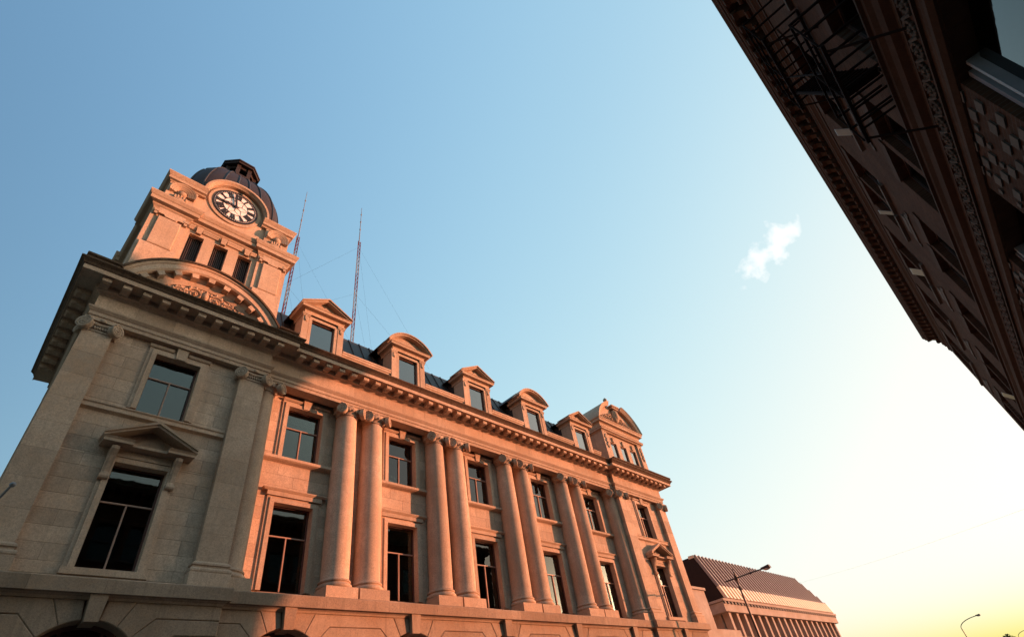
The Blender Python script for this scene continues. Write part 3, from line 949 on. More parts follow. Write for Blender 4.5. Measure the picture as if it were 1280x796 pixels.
# ---- great segmental pediment over the left pavilion
def acanthus(mb, cx, y, z, s, sc):
    # scroll with leaves
    pts = []
    for i in range(26):
        a = i / 25 * 1.6 * 2 * math.pi
        r_ = sc * (.34 - .26 * i / 25)
        pts.append((cx + s * (r_ * math.cos(a + .6)), y - .05 - .02 * (i / 25), z + r_ * math.sin(a + .6)))
    mb.tube(pts, .05 * sc, 6, .03 * sc)
    mb.ball((cx, y - .08, z), .07 * sc, .07, .07 * sc, 8, 5)
    for i in range(5):
        a = .3 + i * .65
        mb.ball((cx + s * sc * .40 * math.cos(a), y - .04, z + sc * .38 * math.sin(a)), .08 * sc, .06, .10 * sc, 7, 4)
AC, AY = PC + .03, 16.62
Rout, zap = 3.26, 18.12
zc = zap - Rout
an = math.asin(2.8 / Rout)
ped = MB().arcsweep([(Rout, AY), (Rout, 17.7), (Rout - .42, 17.7), (Rout - .42, AY + .16), (Rout - .36, AY + .10), (Rout - .17, AY + .10), (Rout - .15, AY + .06), (Rout - .08, AY + .03)], AC, zc, -an, an, 44).build('segmental_pediment', 'limestone', HALL, True)
MB().arcsweep([(Rout + .01, AY - .03), (Rout + .01, 17.7), (Rout - .07, 17.7), (Rout - .07, AY - .03)], AC, zc, -an - .01, an + .01, 44).build('hood', 'soiled_stone', ped, True)
amod = MB().prism([(-.125, 0), (.125, 0), (.11, -.2), (-.11, -.2)], 'y', -.22, .20)
amod_m = amod.mesh('modillion', 'limestone')
for i in range(9):
    a = -an + .07 + (2 * an - .14) * (i + .5) / 9
    o = place('modillion', amod_m, (AC + (Rout - .41) * math.sin(a), AY + .38, zc + (Rout - .41) * math.cos(a)), ped)
    o.rotation_euler.y = a
Rin = Rout - .43
pts = [(AC + Rin * math.sin(-an + 2 * an * i / 24), zc + Rin * math.cos(-an + 2 * an * i / 24)) for i in range(25)]
MB().prism(pts, 'y', 17.14, 17.7).build('tympanum', 'limestone', ped)
MB().arcsweep([(Rin - .20, 17.05), (Rin - .20, 17.2), (Rin - .40, 17.2), (Rin - .40, 17.10), (Rin - .30, 17.07)], AC, zc, -an * .93, an * .93, 36).build('inner_moulding', 'carved_stone', ped, True)
MB().arcsweep([(Rin, 16.97), (Rin, 17.2), (Rin - .2, 17.2), (Rin - .2, 17.07), (Rin - .06, 17.0)], AC, zc, -an * .97, an * .97, 36).build('bed_band', 'limestone', ped, True)
orn = MB()
for s in (-1, 1):
    acanthus(orn, AC + s * .38, 17.13, 16.92, s, .8)
    acanthus(orn, AC + s * .88, 17.13, 16.80, s, .62)
    acanthus(orn, AC + s * 1.3, 17.13, 16.66, s, .45)
orn.ball((AC, 17.10, 16.98), .13, .14, .20, 10, 6)
orn.ball((AC, 17.10, 17.18), .07, .10, .09, 8, 5)
orn.build('carved_scrolls', 'carved_stone', ped, True)

# ---- clock tower
TX0, TX1, TY0, TY1 = 0.40, 6.10, 17.62, 23.3
TC = (TX0 + TX1) / 2
TCY = (TY0 + TY1) / 2
PW = 1.35                                           # corner pier width
def pier_plan(d, x0=TX0, x1=TX1, y0=TY0, y1=TY1, w=PW, rec=0.12):
    # outline with projecting corner piers, closed, outward = right of travel (front travels +x)
    a = [(x0, y0), (x0 + w, y0), (x0 + w, y0 + rec), (x1 - w, y0 + rec), (x1 - w, y0), (x1, y0)]
    b_ = [(x1, y0 + w), (x1 - rec, y0 + w), (x1 - rec, y1 - w), (x1, y1 - w), (x1, y1)]
    c_ = [(x1 - w, y1), (x0 + w, y1), (x0, y1), (x0, y1 - w), (x0 + rec, y1 - w), (x0 + rec, y0 + w), (x0, y0 + w)]
    return a + b_ + c_
LW = [(TC - 1.02 + k * 1.0, 0.30) for k in range(3)]
LW = [(2.23, .285), (3.24, .285), (4.26, .285)]
lh = [(x - h_, x + h_, 18.2, 20.64) for x, h_ in LW]
# body: piers and recessed front with the three openings
tb = MB()
for xa, xb in ((TX0, TX0 + PW), (TX1 - PW, TX1)):
    tb.box(xa, xb, TY0, TY0 + PW, 16.3, 21.35)
    tb.box(xa, xb, TY1 - PW, TY1, 16.3, 21.35)
for p, q, a, b_ in rects(TX0 + PW, TX1 - PW, 16.3, 21.35, lh):
    tb.box(p, q, TY0 + .12, TY0 + .6, a, b_)
tb.box(TX0 + .12, TX0 + .5, TY0 + PW, TY1 - PW, 16.3, 21.35)
tb.box(TX1 - .5, TX1 - .12, TY0 + PW, TY1 - PW, 16.3, 21.35)
tb.box(TX0 + PW, TX1 - PW, TY1 - .5, TY1 - .12, 16.3, 21.35)
tb.build('tower_wall', 'limestone', HALL)
MB().box(TX0 + .6, TX1 - .6, TY0 + 1.0, TY0 + 1.1, 16.4, 21.3).build('tower_core', 'room_dark', HALL)
# raised panels on the front piers, with a notched header and ear blocks
for c in (TX0 + PW / 2 + .03, TX1 - PW / 2 + .0):
    h0, h1 = 18.98, 20.64
    p = MB().chamfer([(c - .43, h0), (c + .43, h0), (c + .43, h1), (c - .43, h1)], TY0 + .01, TY0 - .11, .03).build('pier_panel', 'limestone', HALL)
    MB().prism([(c - .50, h1 + .10), (c - .26, h1 + .10), (c - .2, h1 + .01), (c + .2, h1 + .01), (c + .26, h1 + .10), (c + .50, h1 + .10), (c + .50, 21.05), (c - .50, 21.05)], 'y', TY0 - .13, TY0 + .01).build('header', 'limestone', p)
    MB().prism([(TY0 + .01, 16.4), (TY0 - .12, 16.4), (TY0 - .12, h0 - .1), (TY0 - .06, h0 - .002), (TY0 + .01, h0 - .002)], 'x', c - .62, c + .62).build('apron', 'limestone', p)
    for s in (-1, 1):
        MB().box(c + s * .56 - .09, c + s * .56 + .09, TY0 - .15, TY0, 20.78, 20.90).build('ear_block', 'carved_stone', p)
        MB().box(c + s * .56 - .06, c + s * .56 + .06, TY0 - .12, TY0, 20.64, 20.78).build('ear_drop', 'carved_stone', p)
for k, (x, h_) in enumerate(LW):
    w = MB().box(x - h_, x - h_ + .04, TY0 + .3, TY0 + .5, 18.2, 20.64).box(x + h_ - .04, x + h_, TY0 + .3, TY0 + .5, 18.2, 20.64).box(x - h_ + .04, x + h_ - .04, TY0 + .3, TY0 + .5, 20.58, 20.64).build('louvre_window', 'dark_wood', HALL)
    for i in range(6):
        xx = x - h_ + .07 + (2 * h_ - .14) * (i + .5) / 6
        MB().box(xx - .018, xx + .018, TY0 + .34, TY0 + .44, 18.2, 20.58).build('slat', 'dark_wood', w)
    MB().box(x - h_ + .04, x + h_ - .04, TY0 + .5, TY0 + .52, 18.2, 20.58).build('backing', 'bronze_black', w)
    keystone(w, x, 20.70, 21.06, TY0 + .12, .16, .10, .13)
for xa, xb in ((1.82, 2.08), (2.38, 3.08), (3.40, 4.10), (4.42, 4.68)):
    MB().prism([(TY0 + .13, 20.86), (TY0 + .06, 20.86), (TY0 + .03, 20.92), (TY0 + .03, 20.96), (TY0 + .0, 21.0), (TY0 + .0, 21.06), (TY0 + .13, 21.06)], 'x', xa, xb).build('string_course', 'limestone', HALL)
PP = pier_plan(0)
MB().sweep([(-.3, 21.06), (.0, 21.06), (.03, 21.12), (.10, 21.2), (.10, 21.26), (.26, 21.3), (.26, 21.48), (.30, 21.52), (.36, 21.66), (.36, 21.72), (-.3, 21.8)], PP, True).build('tower_cornice', 'limestone', HALL)
# attic stage with clock gable
AX0, AX1, AY0, AY1 = TX0 + .13, TX1 - .13, TY0 + .10, TY1 - .13
ab = MB()
ab.box(AX0, AX1, AY0 + .12, AY1, 21.75, 23.2)
ab.build('attic_wall', 'limestone', HALL)
for c in (AX0 + .58, AX1 - .58):
    MB().box(c - .58, c + .58, AY0, AY0 + 1.2, 21.76, 23.2).build('attic_pier', 'limestone', HALL)
    # shell niche: concentric hood rings, scroll and drop
    sh = MB()
    for q, rr in enumerate((.52, .44, .36, .29)):
        sh.arcsweep([(rr, AY0 - .20 + .035 * q), (rr, AY0 + .01), (rr - .07, AY0 + .01), (rr - .07, AY0 - .17 + .035 * q)], c, 22.62, -math.pi / 2 - .25, math.pi / 2 + .25, 20)
    sh.ball((c, AY0 - .03, 22.60), .20, .16, .17, 10, 6)
    for q in range(5):
        sh.ball((c + (q - 2) * .11, AY0 - .05, 22.40 - .05 * abs(q - 2)), .07, .08, .11, 7, 5)
    sh.ball((c, AY0 - .02, 22.22), .30, .08, .16, 10, 5)
    sh.build('shell_ornament', 'carved_stone', HALL, True)
CLX, CLZ, CLY = 3.26, 23.62, AY0 + .10
UP_ = [(-.3, 23.15), (.02, 23.15), (.05, 23.22), (.14, 23.25), (.14, 23.4), (.17, 23.44), (.24, 23.58), (.24, 23.62), (-.3, 23.68)]
ax, bx_ = CLX - 1.30, CLX + 1.30
MB().sweep(UP_, [(bx_, AY0), (AX1, AY0), (AX1, AY1), (AX0, AY1), (AX0, AY0), (ax, AY0)]).build('attic_cornice', 'limestone', HALL)
# clock gable: half-round hood and back plate
g = MB().arcsweep([(1.50, AY0 - .20), (1.50, AY0 + 2.2), (1.30, AY0 + 2.2), (1.30, AY0 - .06), (1.36, AY0 - .12), (1.40, AY0 - .20)], CLX, CLZ - .02, -math.pi / 2, math.pi / 2, 40).build('clock_gable', 'limestone', HALL, True)
MB().arcsweep([(1.32, AY0 + .13), (1.32, AY0 + .25), (0.95, AY0 + .25), (0.95, AY0 + .13)], CLX, CLZ - .02, 0, 2 * math.pi, 48).build('back_plate', 'limestone', g, True)
MB().arcsweep([(1.20, AY0 + .06), (1.20, AY0 + .16), (1.03, AY0 + .16), (1.03, AY0 + .06)], CLX, CLZ - .02, 0, 2 * math.pi, 48).build('stone_ring', 'carved_stone', g, True)
clock = MB().arcsweep([(1.03, CLY - .075), (1.03, CLY), (.95, CLY), (.95, CLY - .07)], CLX, CLZ, 0, 2 * math.pi, 60).build('clock', 'bronze_black', HALL, True)
MB().prism([(CLX + .96 * math.cos(2 * math.pi * i / 60), CLZ + .96 * math.sin(2 * math.pi * i / 60)) for i in range(60)], 'y', CLY - .06, CLY).build('dial', 'dial_white', clock)
def cbar(mb, a, r0, r1, w0, w1, off=0.0, y=-.07, th=.008, skew=0.0):
    # radial stroke at clock angle a
    u = Vector((math.sin(a), math.cos(a)))
    n_ = Vector((u.y, -u.x))
    p = [u * r0 + n_ * (off - w0 - skew), u * r0 + n_ * (off + w0 - skew), u * r1 + n_ * (off + w1 + skew), u * r1 + n_ * (off - w1 + skew)]
    mb.prism([(CLX + q.x, CLZ + q.y) for q in p], 'y', CLY + y - th, CLY + y + th)
ROM = ['XII', 'I', 'II', 'III', 'IIII', 'V', 'VI', 'VII', 'VIII', 'IX', 'X', 'XI']
for k in range(12):
    a = rad(30 * k)
    mb = MB()
    wid = {'I': .075, 'V': .14, 'X': .14}
    tot = sum(wid[ch] for ch in ROM[k])
    x = -tot / 2
    for ch in ROM[k]:
        m_ = x + wid[ch] / 2
        if ch == 'I':
            cbar(mb, a, .57, .87, .032, .034, m_)
        elif ch == 'V':
            cbar(mb, a, .57, .87, .032, .034, m_ - .025, skew=-.028)
            cbar(mb, a, .57, .87, .024, .026, m_ + .025, skew=.028, y=-.082)
        else:
            cbar(mb, a, .57, .87, .032, .034, m_, skew=-.045)
            cbar(mb, a, .57, .87, .024, .026, m_, skew=.045, y=-.082)
        x += wid[ch]
    cbar(mb, a, .565, .585, tot / 2 - .02, tot / 2 - .02, y=-.078, th=.006)
    cbar(mb, a, .85, .865, tot / 2 - .01, tot / 2 - .01, y=-.078, th=.006)
    mb.build('numeral', 'bronze_black', clock)
mb = MB()
for k in range(60):
    cbar(mb, rad(6 * k), .90, .94, .012, .012, y=-.075)
mb.arcsweep([(.90, CLY - .085), (.90, CLY - .06), (.885, CLY - .06), (.885, CLY - .085)], CLX, CLZ, 0, 2 * math.pi, 60)
mb.arcsweep([(.575, CLY - .078), (.575, CLY - .06), (.56, CLY - .06), (.56, CLY - .078)], CLX, CLZ, 0, 2 * math.pi, 48)
mb.build('minute_track', 'bronze_black', clock)
for k in range(6):
    a = rad(60 * k)
    mb = MB()
    cbar(mb, a, .0, .30, .008, .008, y=-.07)
    for s in (-1, 1):
        p0 = Vector((math.sin(a), math.cos(a))) * .30
        b_ = a + s * rad(30)
        p1 = Vector((math.sin(b_), math.cos(b_))) * .60
        mb.tube([(CLX + p0.x, CLY - .07, CLZ + p0.y), (CLX + p1.x, CLY - .07, CLZ + p1.y)], .007, 4)
    mb.build('glazing_bar', 'bronze_black', clock)
MIN_A = -12.0
mb = MB()
cbar(mb, rad(MIN_A), -.16, .84, .05, .035, y=-.13)
cbar(mb, rad(MIN_A), .30, .66, .06, .04, y=-.132)
mb.build('minute_hand', 'bronze_black', clock)
mb = MB()
cbar(mb, rad(269), -.14, .40, .045, .045, y=-.11)
cbar(mb, rad(269), .34, .60, .11, .02, y=-.112)
mb.build('hour_hand', 'bronze_black', clock)
# dome on a rounded-square plan, with ribs and lantern
DX, DY, DZ, DR, DH = 3.40, 20.46, 24.3, 2.36, 4.38
MB().box(AX0 + .1, AX1 - .1, AY0 + .2, AY1 - .1, 23.2, 23.75).build('dome_base', 'roof_metal', HALL)
def squ(a, pn=4.2):
    return (abs(math.cos(a)) ** pn + abs(math.sin(a)) ** pn) ** (-1 / pn)
prof = [(DR, 23.7)] + [(DR * math.cos(math.pi / 2 * i / 18), DZ + DH * math.sin(math.pi / 2 * i / 18)) for i in range(18)]
mb = MB()
NS = 96
for i in range(NS):
    a = 2 * math.pi * i / NS
    for r_, z in prof:
        mb.v.append((DX + r_ * squ(a) * math.cos(a), DY + r_ * squ(a) * math.sin(a), z))
k = len(prof)
for i in range(NS):
    j = (i + 1) % NS
    for q in range(k - 1):
        mb.f.append((i * k + q, j * k + q, j * k + q + 1, i * k + q + 1))
dome = mb.build('dome', 'dome_copper', HALL, True)
for q in range(24):
    a = 2 * math.pi * (q + .5) / 24
    MB().tube([(DX + (r_ + .01) * squ(a) * math.cos(a), DY + (r_ + .01) * squ(a) * math.sin(a), z) for r_, z in prof[:18]], .045, 6).build('rib', 'roof_metal', dome, True)
oct_ = lambda r_: [(DX + r_ * math.cos(math.pi / 8 + math.pi / 4 * i), DY + r_ * math.sin(math.pi / 8 + math.pi / 4 * i)) for i in range(8)]
LZ = DZ + DH - .25
lan = MB().prism(oct_(.95), 'z', LZ, LZ + .28).build('lantern', 'dome_copper', HALL)
for i in range(8):
    x, y = oct_(.78)[i]
    MB().box(x - .10, x + .10, y - .10, y + .10, LZ + .28, LZ + 1.12).build('post', 'dome_copper', lan)
    x2, y2 = oct_(.78)[(i + 1) % 8]
    mx_, my_ = (x + x2) / 2, (y + y2) / 2
    M = Matrix.Translation((mx_, my_, 0)) @ Matrix.Rotation(math.atan2(y2 - y, x2 - x), 4, 'Z')
    for nm, za, zb in (('head_panel', LZ + .93, LZ + 1.12), ('apron_panel', LZ + .28, LZ + .45)):
        MB().merge(MB().box(-.22, .22, -.03, .03, za, zb), M).build(nm, 'dome_copper', lan)
MB().prism(oct_(.45), 'z', LZ + .28, LZ + 1.12).build('core', 'bronze_black', lan)
mb = MB().prism(oct_(1.04), 'z', LZ + 1.12, LZ + 1.27)
o8 = oct_(1.10)
mb.prism(o8, 'z', LZ + 1.27, LZ + 1.36)
o8b = oct_(.25)
mb.add([(x, y, LZ + 1.36) for x, y in o8] + [(x, y, LZ + 1.85) for x, y in o8b], [(i, (i + 1) % 8, 8 + (i + 1) % 8, 8 + i) for i in range(8)] + [tuple(range(8, 16))])
mb.build('lantern_roof', 'dome_copper', lan)

# ---- large dormer with broken pediment on the right pavilion
c = RC + .1
YR = 17.5
d_ = MB()
wx = [c - 1.27, c, c + 1.27]
hl = [(x - .40, x + .40, 17.0, 18.66) for x in wx]
for p, q, a, b_ in rects(c - 2.6, c + 2.6, 16.3, 19.3, hl):
    d_.box(p, q, YR + .08, YR + .5, a, b_)
for s in (-1, 1):
    xa, xb = sorted((c + s * 2.35, c + s * 2.6))
    d_.box(xa, xb, YR + .5, YR + 2.6, 16.3, 19.3)
d_ = d_.build('grand_dormer', 'limestone', HALL)
for s in (-1, 1):
    xa, xb = sorted((c + s * 2.02, c + s * 2.62))
    mb = MB().box(xa, xb, YR - .06, YR + .08, 16.3, 19.3)
    pl = mb.build('pilaster', 'limestone', d_)
    mb = MB()
    for q in range(7):
        mb.ball(((xa + xb) / 2 + .05 * (-1) ** q, YR - .08, 19.0 - q * .16), .11 - .008 * q, .07, .11, 7, 5)
    mb.build('carved_drop', 'carved_stone', d_, True)
for x in wx:
    mb = MB()
    for s in (-1, 1):
        xa, xb = sorted((x + s * .40, x + s * .33))
        mb.box(xa, xb, YR + .16, YR + .24, 17.0, 18.66)
    mb.box(x - .33, x + .33, YR + .16, YR + .24, 18.59, 18.66).box(x - .33, x + .33, YR + .16, YR + .24, 17.0, 17.07)
    mb.build('window_frame', 'window_wood', d_)
    MB().box(x - .33, x + .33, YR + .20, YR + .206, 17.07, 18.59).build('pane', 'glass_bright', d_)
    keystone(d_, x, 18.7, 19.05, YR + .08, .12, .08, .11)
MB().box(c - 2.3, c + 2.3, YR + 1.4, YR + 1.45, 16.4, 19.3).build('inner_wall', 'room_dark', d_)
pth = [(c - 2.62, YR + 2.6), (c - 2.62, YR - .06), (c + 2.62, YR - .06), (c + 2.62, YR + 2.6)]
MB().sweep([(-.3, 19.3), (.02, 19.3), (.05, 19.36), (.16, 19.40), (.16, 19.5), (.2, 19.55), (-.3, 19.56)], pth).build('lower_cornice', 'limestone', d_)
MB().sweep([(-.3, 19.56), (.0, 19.56), (.0, 19.95), (.05, 20.0), (.22, 20.03), (.22, 20.17), (.3, 20.27), (.3, 20.3), (-.3, 20.32)], pth).build('upper_cornice', 'limestone', d_)
hwp, ztop, zb = 2.92, 22.35, 20.3
sag = ztop - zb
Rr = (hwp ** 2 + sag ** 2) / (2 * sag)
zc = ztop - Rr
an = math.asin(hwp / Rr)
for a0, a1 in ((-an, -rad(16)), (rad(16), an)):
    MB().arcsweep([(Rr, YR - .40), (Rr, YR + 2.4), (Rr - .30, YR + 2.4), (Rr - .30, YR - .2), (Rr - .2, YR - .28), (Rr - .12, YR - .30)], c, zc, a0, a1, 22).build('pediment_wing', 'limestone', d_, True)
pts = [(c + (Rr - .25) * math.sin(-an + 2 * an * i / 24), zc + (Rr - .25) * math.cos(-an + 2 * an * i / 24)) for i in range(25)]
MB().prism(pts, 'y', YR + .05, YR + .3).build('tympanum', 'limestone', d_)
MB().prism([(c + (x - c) * 1.08, 20.3 + (z - 20.3) * 1.12) for x, z in pts], 'y', YR + .6, YR + 2.5).build('vault_roof', 'roof_metal', d_)
mb = MB()
mb.ball((c, YR - .08, 21.25), .42, .20, .60, 12, 8)
mb.ball((c, YR - .22, 21.3), .26, .12, .40, 10, 6)
for s in (-1, 1):
    acanthus(mb, c + s * .62, YR + .02, 20.85, s, 1.1)
    acanthus(mb, c + s * 1.25, YR + .02, 20.72, s, .85)
    acanthus(mb, c + s * 1.8, YR + .02, 20.6, s, .6)
mb.build('cartouche', 'carved_stone', d_, True)
mb = MB().box(c - .5, c + .5, YR - .35, YR + .4, 21.95, 22.08).box(c - .42, c + .42, YR - .28, YR + .4, 21.8, 21.95)
mb.build('centre_cap', 'carved_stone', d_)
mb = MB().lathe(c - .85, YR - .1, [(.20, 22.1), (.14, 22.2), (.10, 22.3), (.16, 22.42), (.15, 22.52), (.06, 22.62), (0, 22.70)], 12)
mb.build('finial', 'carved_stone', d_, True)

# ------------------------------------------------------------------ annex between the two buildings
ANX = thing('annex', (39.5, 24, 0), 'low plain pinkish annex wall beside the right end of the city hall', 'building')
MB().box(35.7, 43.4, 20.2, 30, 0, 10.1).build('wall', 'concrete_pink', ANX)
MB().box(35.6, 43.5, 20.08, 30.1, 10.1, 10.28).build('coping', 'concrete_pink', ANX)
MB().box(35.9, 42.5, 18.3, 20.19, 0, 6.3).build('porch', 'concrete_pink', ANX)
MB().box(35.8, 42.6, 18.15, 20.19, 6.3, 6.85).build('porch_cornice', 'concrete_pink', ANX)
for i in range(7):
    MB().chamfer([(36.0 + i * .93, 5.2), (36.9 + i * .93, 5.2), (36.9 + i * .93, 6.2), (36.0 + i * .93, 6.2)], 18.35, 18.27, .03).build('stone_block', 'concrete_pink', ANX)

# ------------------------------------------------------------------ modern building with ribbed metal mansard
MOD = thing('ribbed_roof_building', (59, 26, 0), 'modern building with brown ribbed metal mansard roof and vertical concrete fins', 'building')
MX0, MX1 = 45.9, 72.4
MB().box(MX0, MX1, 20.7, 40, 0, 8.7).build('wall', 'concrete_pink', MOD)
MB().box(MX0 + .3, MX1 - .3, 20.62, 20.69, 1.0, 8.6).build('glazing', 'glass_dark', MOD)
MB().box(MX0 - .2, MX1 + .2, 20.0, 20.69, 0, 6.95).build('lower_wall', 'concrete_pink', MOD)
nf = 19
for i in range(nf):
    x = MX0 + .35 + (MX1 - MX0 - .7) * i / (nf - 1)
    MB().box(x - .19, x + .19, 20.05, 20.61, 6.96, 8.66).build('fin', 'concrete_pink', MOD)
MB().box(MX0 - .55, MX1 + .5, 19.85, 40, 8.67, 9.36).build('fascia', 'concrete_pink', MOD)
MB().box(MX0 - .62, MX1 + .57, 19.72, 40, 9.40, 9.58).build('fascia_cap', 'concrete_pink', MOD)
for i in range(44):
    x = MX0 - .3 + (MX1 - MX0 + .6) * i / 43
    MB().box(x - .12, x + .12, 19.76, 19.84, 9.22, 9.39).build('rib_shadow', 'metal_dark', MOD)  # dark blocks stand in for the rib shadow along the fascia top
P0, P1, P2 = (20.0, 9.6), (20.35, 10.62), (21.5, 13.45)
HX = 69.9
L0, L1 = MX0 + .5, MX1 + .2
mb = MB().prism([P0, P1, P2, (38, 13.45), (38, 9.6)], 'x', L0, HX)
mb.add([(HX, P0[0], P0[1]), (HX, P1[0], P1[1]), (HX, P2[0], P2[1]), (HX, 38, 13.45), (HX, 38, 9.6),
        (L1 + .3, P0[0], P0[1]), (L1, P1[0], P1[1]), (L1, 38, P1[1]), (L1 + .3, 38, 9.6)],
       [(0, 1, 6, 5), (1, 2, 6), (2, 3, 7, 6), (5, 6, 7, 8)])
mb.build('mansard_roof', 'metal_dark', MOD)
MB().prism([(20.1, 9.61), (20.42, 10.64), (21.52, 13.4), (38, 13.4), (38, 9.61)], 'x', L0 - .05, L0 - .01).build('gable_panel', 'metal_dark', MOD)
nr = 40
for i in range(nr):
    x = L0 + .1 + (L1 - L0 - .2) * i / (nr - 1)
    def rib(pa, pb, xa, xb, name, mat, w_=.08):
        dy, dz = pb[0] - pa[0], pb[1] - pa[1]
        ln = math.hypot(dy, dz)
        ny, nz_ = -dz / ln * .26, dy / ln * .26
        MB().add([(xa - w_, pa[0], pa[1]), (xa + w_, pa[0], pa[1]), (xb + w_, pb[0], pb[1]), (xb - w_, pb[0], pb[1]),
                  (xa - w_, pa[0] + ny, pa[1] + nz_), (xa + w_, pa[0] + ny, pa[1] + nz_), (xb + w_, pb[0] + ny, pb[1] + nz_), (xb - w_, pb[0] + ny, pb[1] + nz_)],
                 [(0, 1, 2, 3), (7, 6, 5, 4), (0, 4, 5, 1), (1, 5, 6, 2), (2, 6, 7, 3), (3, 7, 4, 0)]).build(name, mat, MOD)
    rib(P0, P1, x, x, 'lower_rib', 'metal_tan', .17)
    k = 1.0 if x <= HX else max(0.02, (L1 - x) / (L1 - HX))
    rib(P1, (P1[0] + (P2[0] - P1[0]) * k, P1[1] + (P2[1] - P1[1]) * k), x, x, 'upper_rib', 'metal_brown')
MB().prism([(21.35, 13.3), (21.35, 13.52), (21.9, 13.56), (21.9, 13.3)], 'x', L0 - .1, L0 + 9.5).build('ridge_cap', 'metal_tan', MOD)

# ------------------------------------------------------------------ dark brick building across the street
BRK = thing('brick_building', (15, -10, 0), 'dark brick building with heavy bracketed cornice, paired windows and a fire escape', 'building')
YB = -3.09
BX0, BX1 = -9.0, 39.2
PAIR = [13.2 + 5.85 * k for k in range(-2, 5)]
GOP = [12.5 + 5.85 * k for k in range(-2, 5)]
bh = []
for c in PAIR:
    for s in (-1, 1):
        for z0, z1 in ((14.42, 16.5), (10.46, 12.5)):
            bh.append((c + s * 1.0 - .85, c + s * 1.0 + .85, z0, z1))
for c in GOP:
    bh.append((c - 1.45, c + 1.45, 0.6, 8.42))
mb = MB()
for p, q, a, b_ in rects(BX0, BX1, 0, 18.9, bh):
    mb.box(p, q, YB - .35, YB, a, b_)
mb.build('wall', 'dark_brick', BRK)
MB().box(BX0, BX1 - .01, YB - 15, YB - .36, 18.2, 18.8).build('roof', 'roof_metal', BRK)
MB().box(BX1 - .35, BX1, YB - 15, YB - .36, 0, 18.9).build('end_wall', 'dark_brick', BRK)
MB().box(BX0, BX0 + .35, YB - 15, YB - .36, 0, 18.9).build('end_wall', 'dark_brick', BRK)
MB().box(BX0 + .4, BX1 - .4, YB - 15, YB - 14.7, 0, 18.2).build('rear_wall', 'dark_brick', BRK)
MB().box(BX0 + .4, BX1 - .4, YB - 3.2, YB - 3.0, 0, 18.2).build('inner_wall', 'room_dark', BRK)
for z in (9.2, 13.2):
    MB().box(BX0 + .4, BX1 - .4, YB - 3.0, YB - .36, z, z + .3).build('floor_slab', 'room_dark', BRK)
for c in PAIR:
    for r_, (z0, z1) in enumerate(((14.42, 16.5), (10.46, 12.5))):
        for s in (-1, 1):
            x = c + s * 1.0
            w = MB().box(x - .85, x - .77, YB - .28, YB - .2, z0, z1).box(x + .77, x + .85, YB - .28, YB - .2, z0, z1).box(x - .77, x + .77, YB - .28, YB - .2, z0, z0 + .08).box(x - .77, x + .77, YB - .28, YB - .2, z1 - .08, z1).box(x - .77, x + .77, YB - .27, YB - .19, (z0 + z1) / 2 - .03, (z0 + z1) / 2 + .03).build('sash_window', 'dark_wood', BRK)
            MB().box(x - .77, x + .77, YB - .25, YB - .244, z0 + .08, (z0 + z1) / 2 - .03).build('pane', 'glass_dark', w)
            MB().box(x - .77, x + .77, YB - .25, YB - .244, (z0 + z1) / 2 + .03, z1 - .08).build('pane', 'glass_dark', w)
            MB().box(x - .93, x + .93, YB - .3, YB + .11, z0 - .13, z0 - .003).build('sill', 'pale_trim', w)
            MB().prism([(x - .95, z1 + .28), (x - .87, z1 + .003), (x + .87, z1 + .003), (x + .95, z1 + .28)], 'y', YB - .02, YB + .04).build('lintel', 'brown_stone', w)
    mb = MB().box(c - .9, c + .9, YB - .02, YB + .04, 13.42, 13.62).box(c - .55, c + .55, YB - .02, YB + .05, 13.62, 13.86).box(c - 1.15, c - .92, YB - .02, YB + .035, 13.36, 13.5).box(c + .92, c + 1.15, YB - .02, YB + .035, 13.36, 13.5)
    mb.build('stone_panel', 'pale_trim', BRK)
for x, z, wd in ((14.55, 14.44, .34), (19.45, 14.44, .25), (24.4, 14.44, .6), (31.0, 10.5, .6)):
    MB().add([(x - wd / 2, YB - .18, z), (x + wd / 2, YB - .18, z), (x + wd / 2, YB + .30, z + .62), (x - wd / 2, YB + .30, z + .62),
              (x - wd / 2, YB - .18, z + .03), (x + wd / 2, YB - .18, z + .03), (x + wd / 2, YB + .30, z + .65), (x - wd / 2, YB + .30, z + .65)],
             [(0, 1, 2, 3), (7, 6, 5, 4), (0, 4, 5, 1), (1, 5, 6, 2), (2, 6, 7, 3), (3, 7, 4, 0)]).build('hopper_sash', 'sash_white', BRK)
# string cornice and carved band
run = [(BX1 - .002, YB), (BX0, YB)]
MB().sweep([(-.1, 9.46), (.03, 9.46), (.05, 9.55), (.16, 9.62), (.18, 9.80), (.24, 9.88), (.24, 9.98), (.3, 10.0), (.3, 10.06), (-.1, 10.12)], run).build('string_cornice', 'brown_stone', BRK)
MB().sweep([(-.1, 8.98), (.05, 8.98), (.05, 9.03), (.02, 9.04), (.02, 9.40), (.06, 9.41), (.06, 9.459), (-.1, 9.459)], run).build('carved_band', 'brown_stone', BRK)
rs = MB()
for i in range(12):
    a = 2 * math.pi * i / 12
    rs.ball((.13 * math.cos(a), .02, .13 * math.sin(a)), .045, .04, .045, 5, 4)
rs.ball((0, .02, 0), .06, .05, .06, 6, 4)
rs.tube([(.12, .02, -.14), (.24, .03, 0), (.36, .02, .14)], .035, 5)
rsm = rs.mesh('carved_scroll', 'carved_brown', True)
for i in range(74):
    place('carved_scroll', rsm, (2.5 + i * .48, YB + .02, 9.22), BRK)
MB().sweep([(-.1, 8.43), (.04, 8.43), (.1, 8.5), (.1, 8.56), (-.1, 8.6)], run).build('lintel_band', 'brown_stone', BRK)
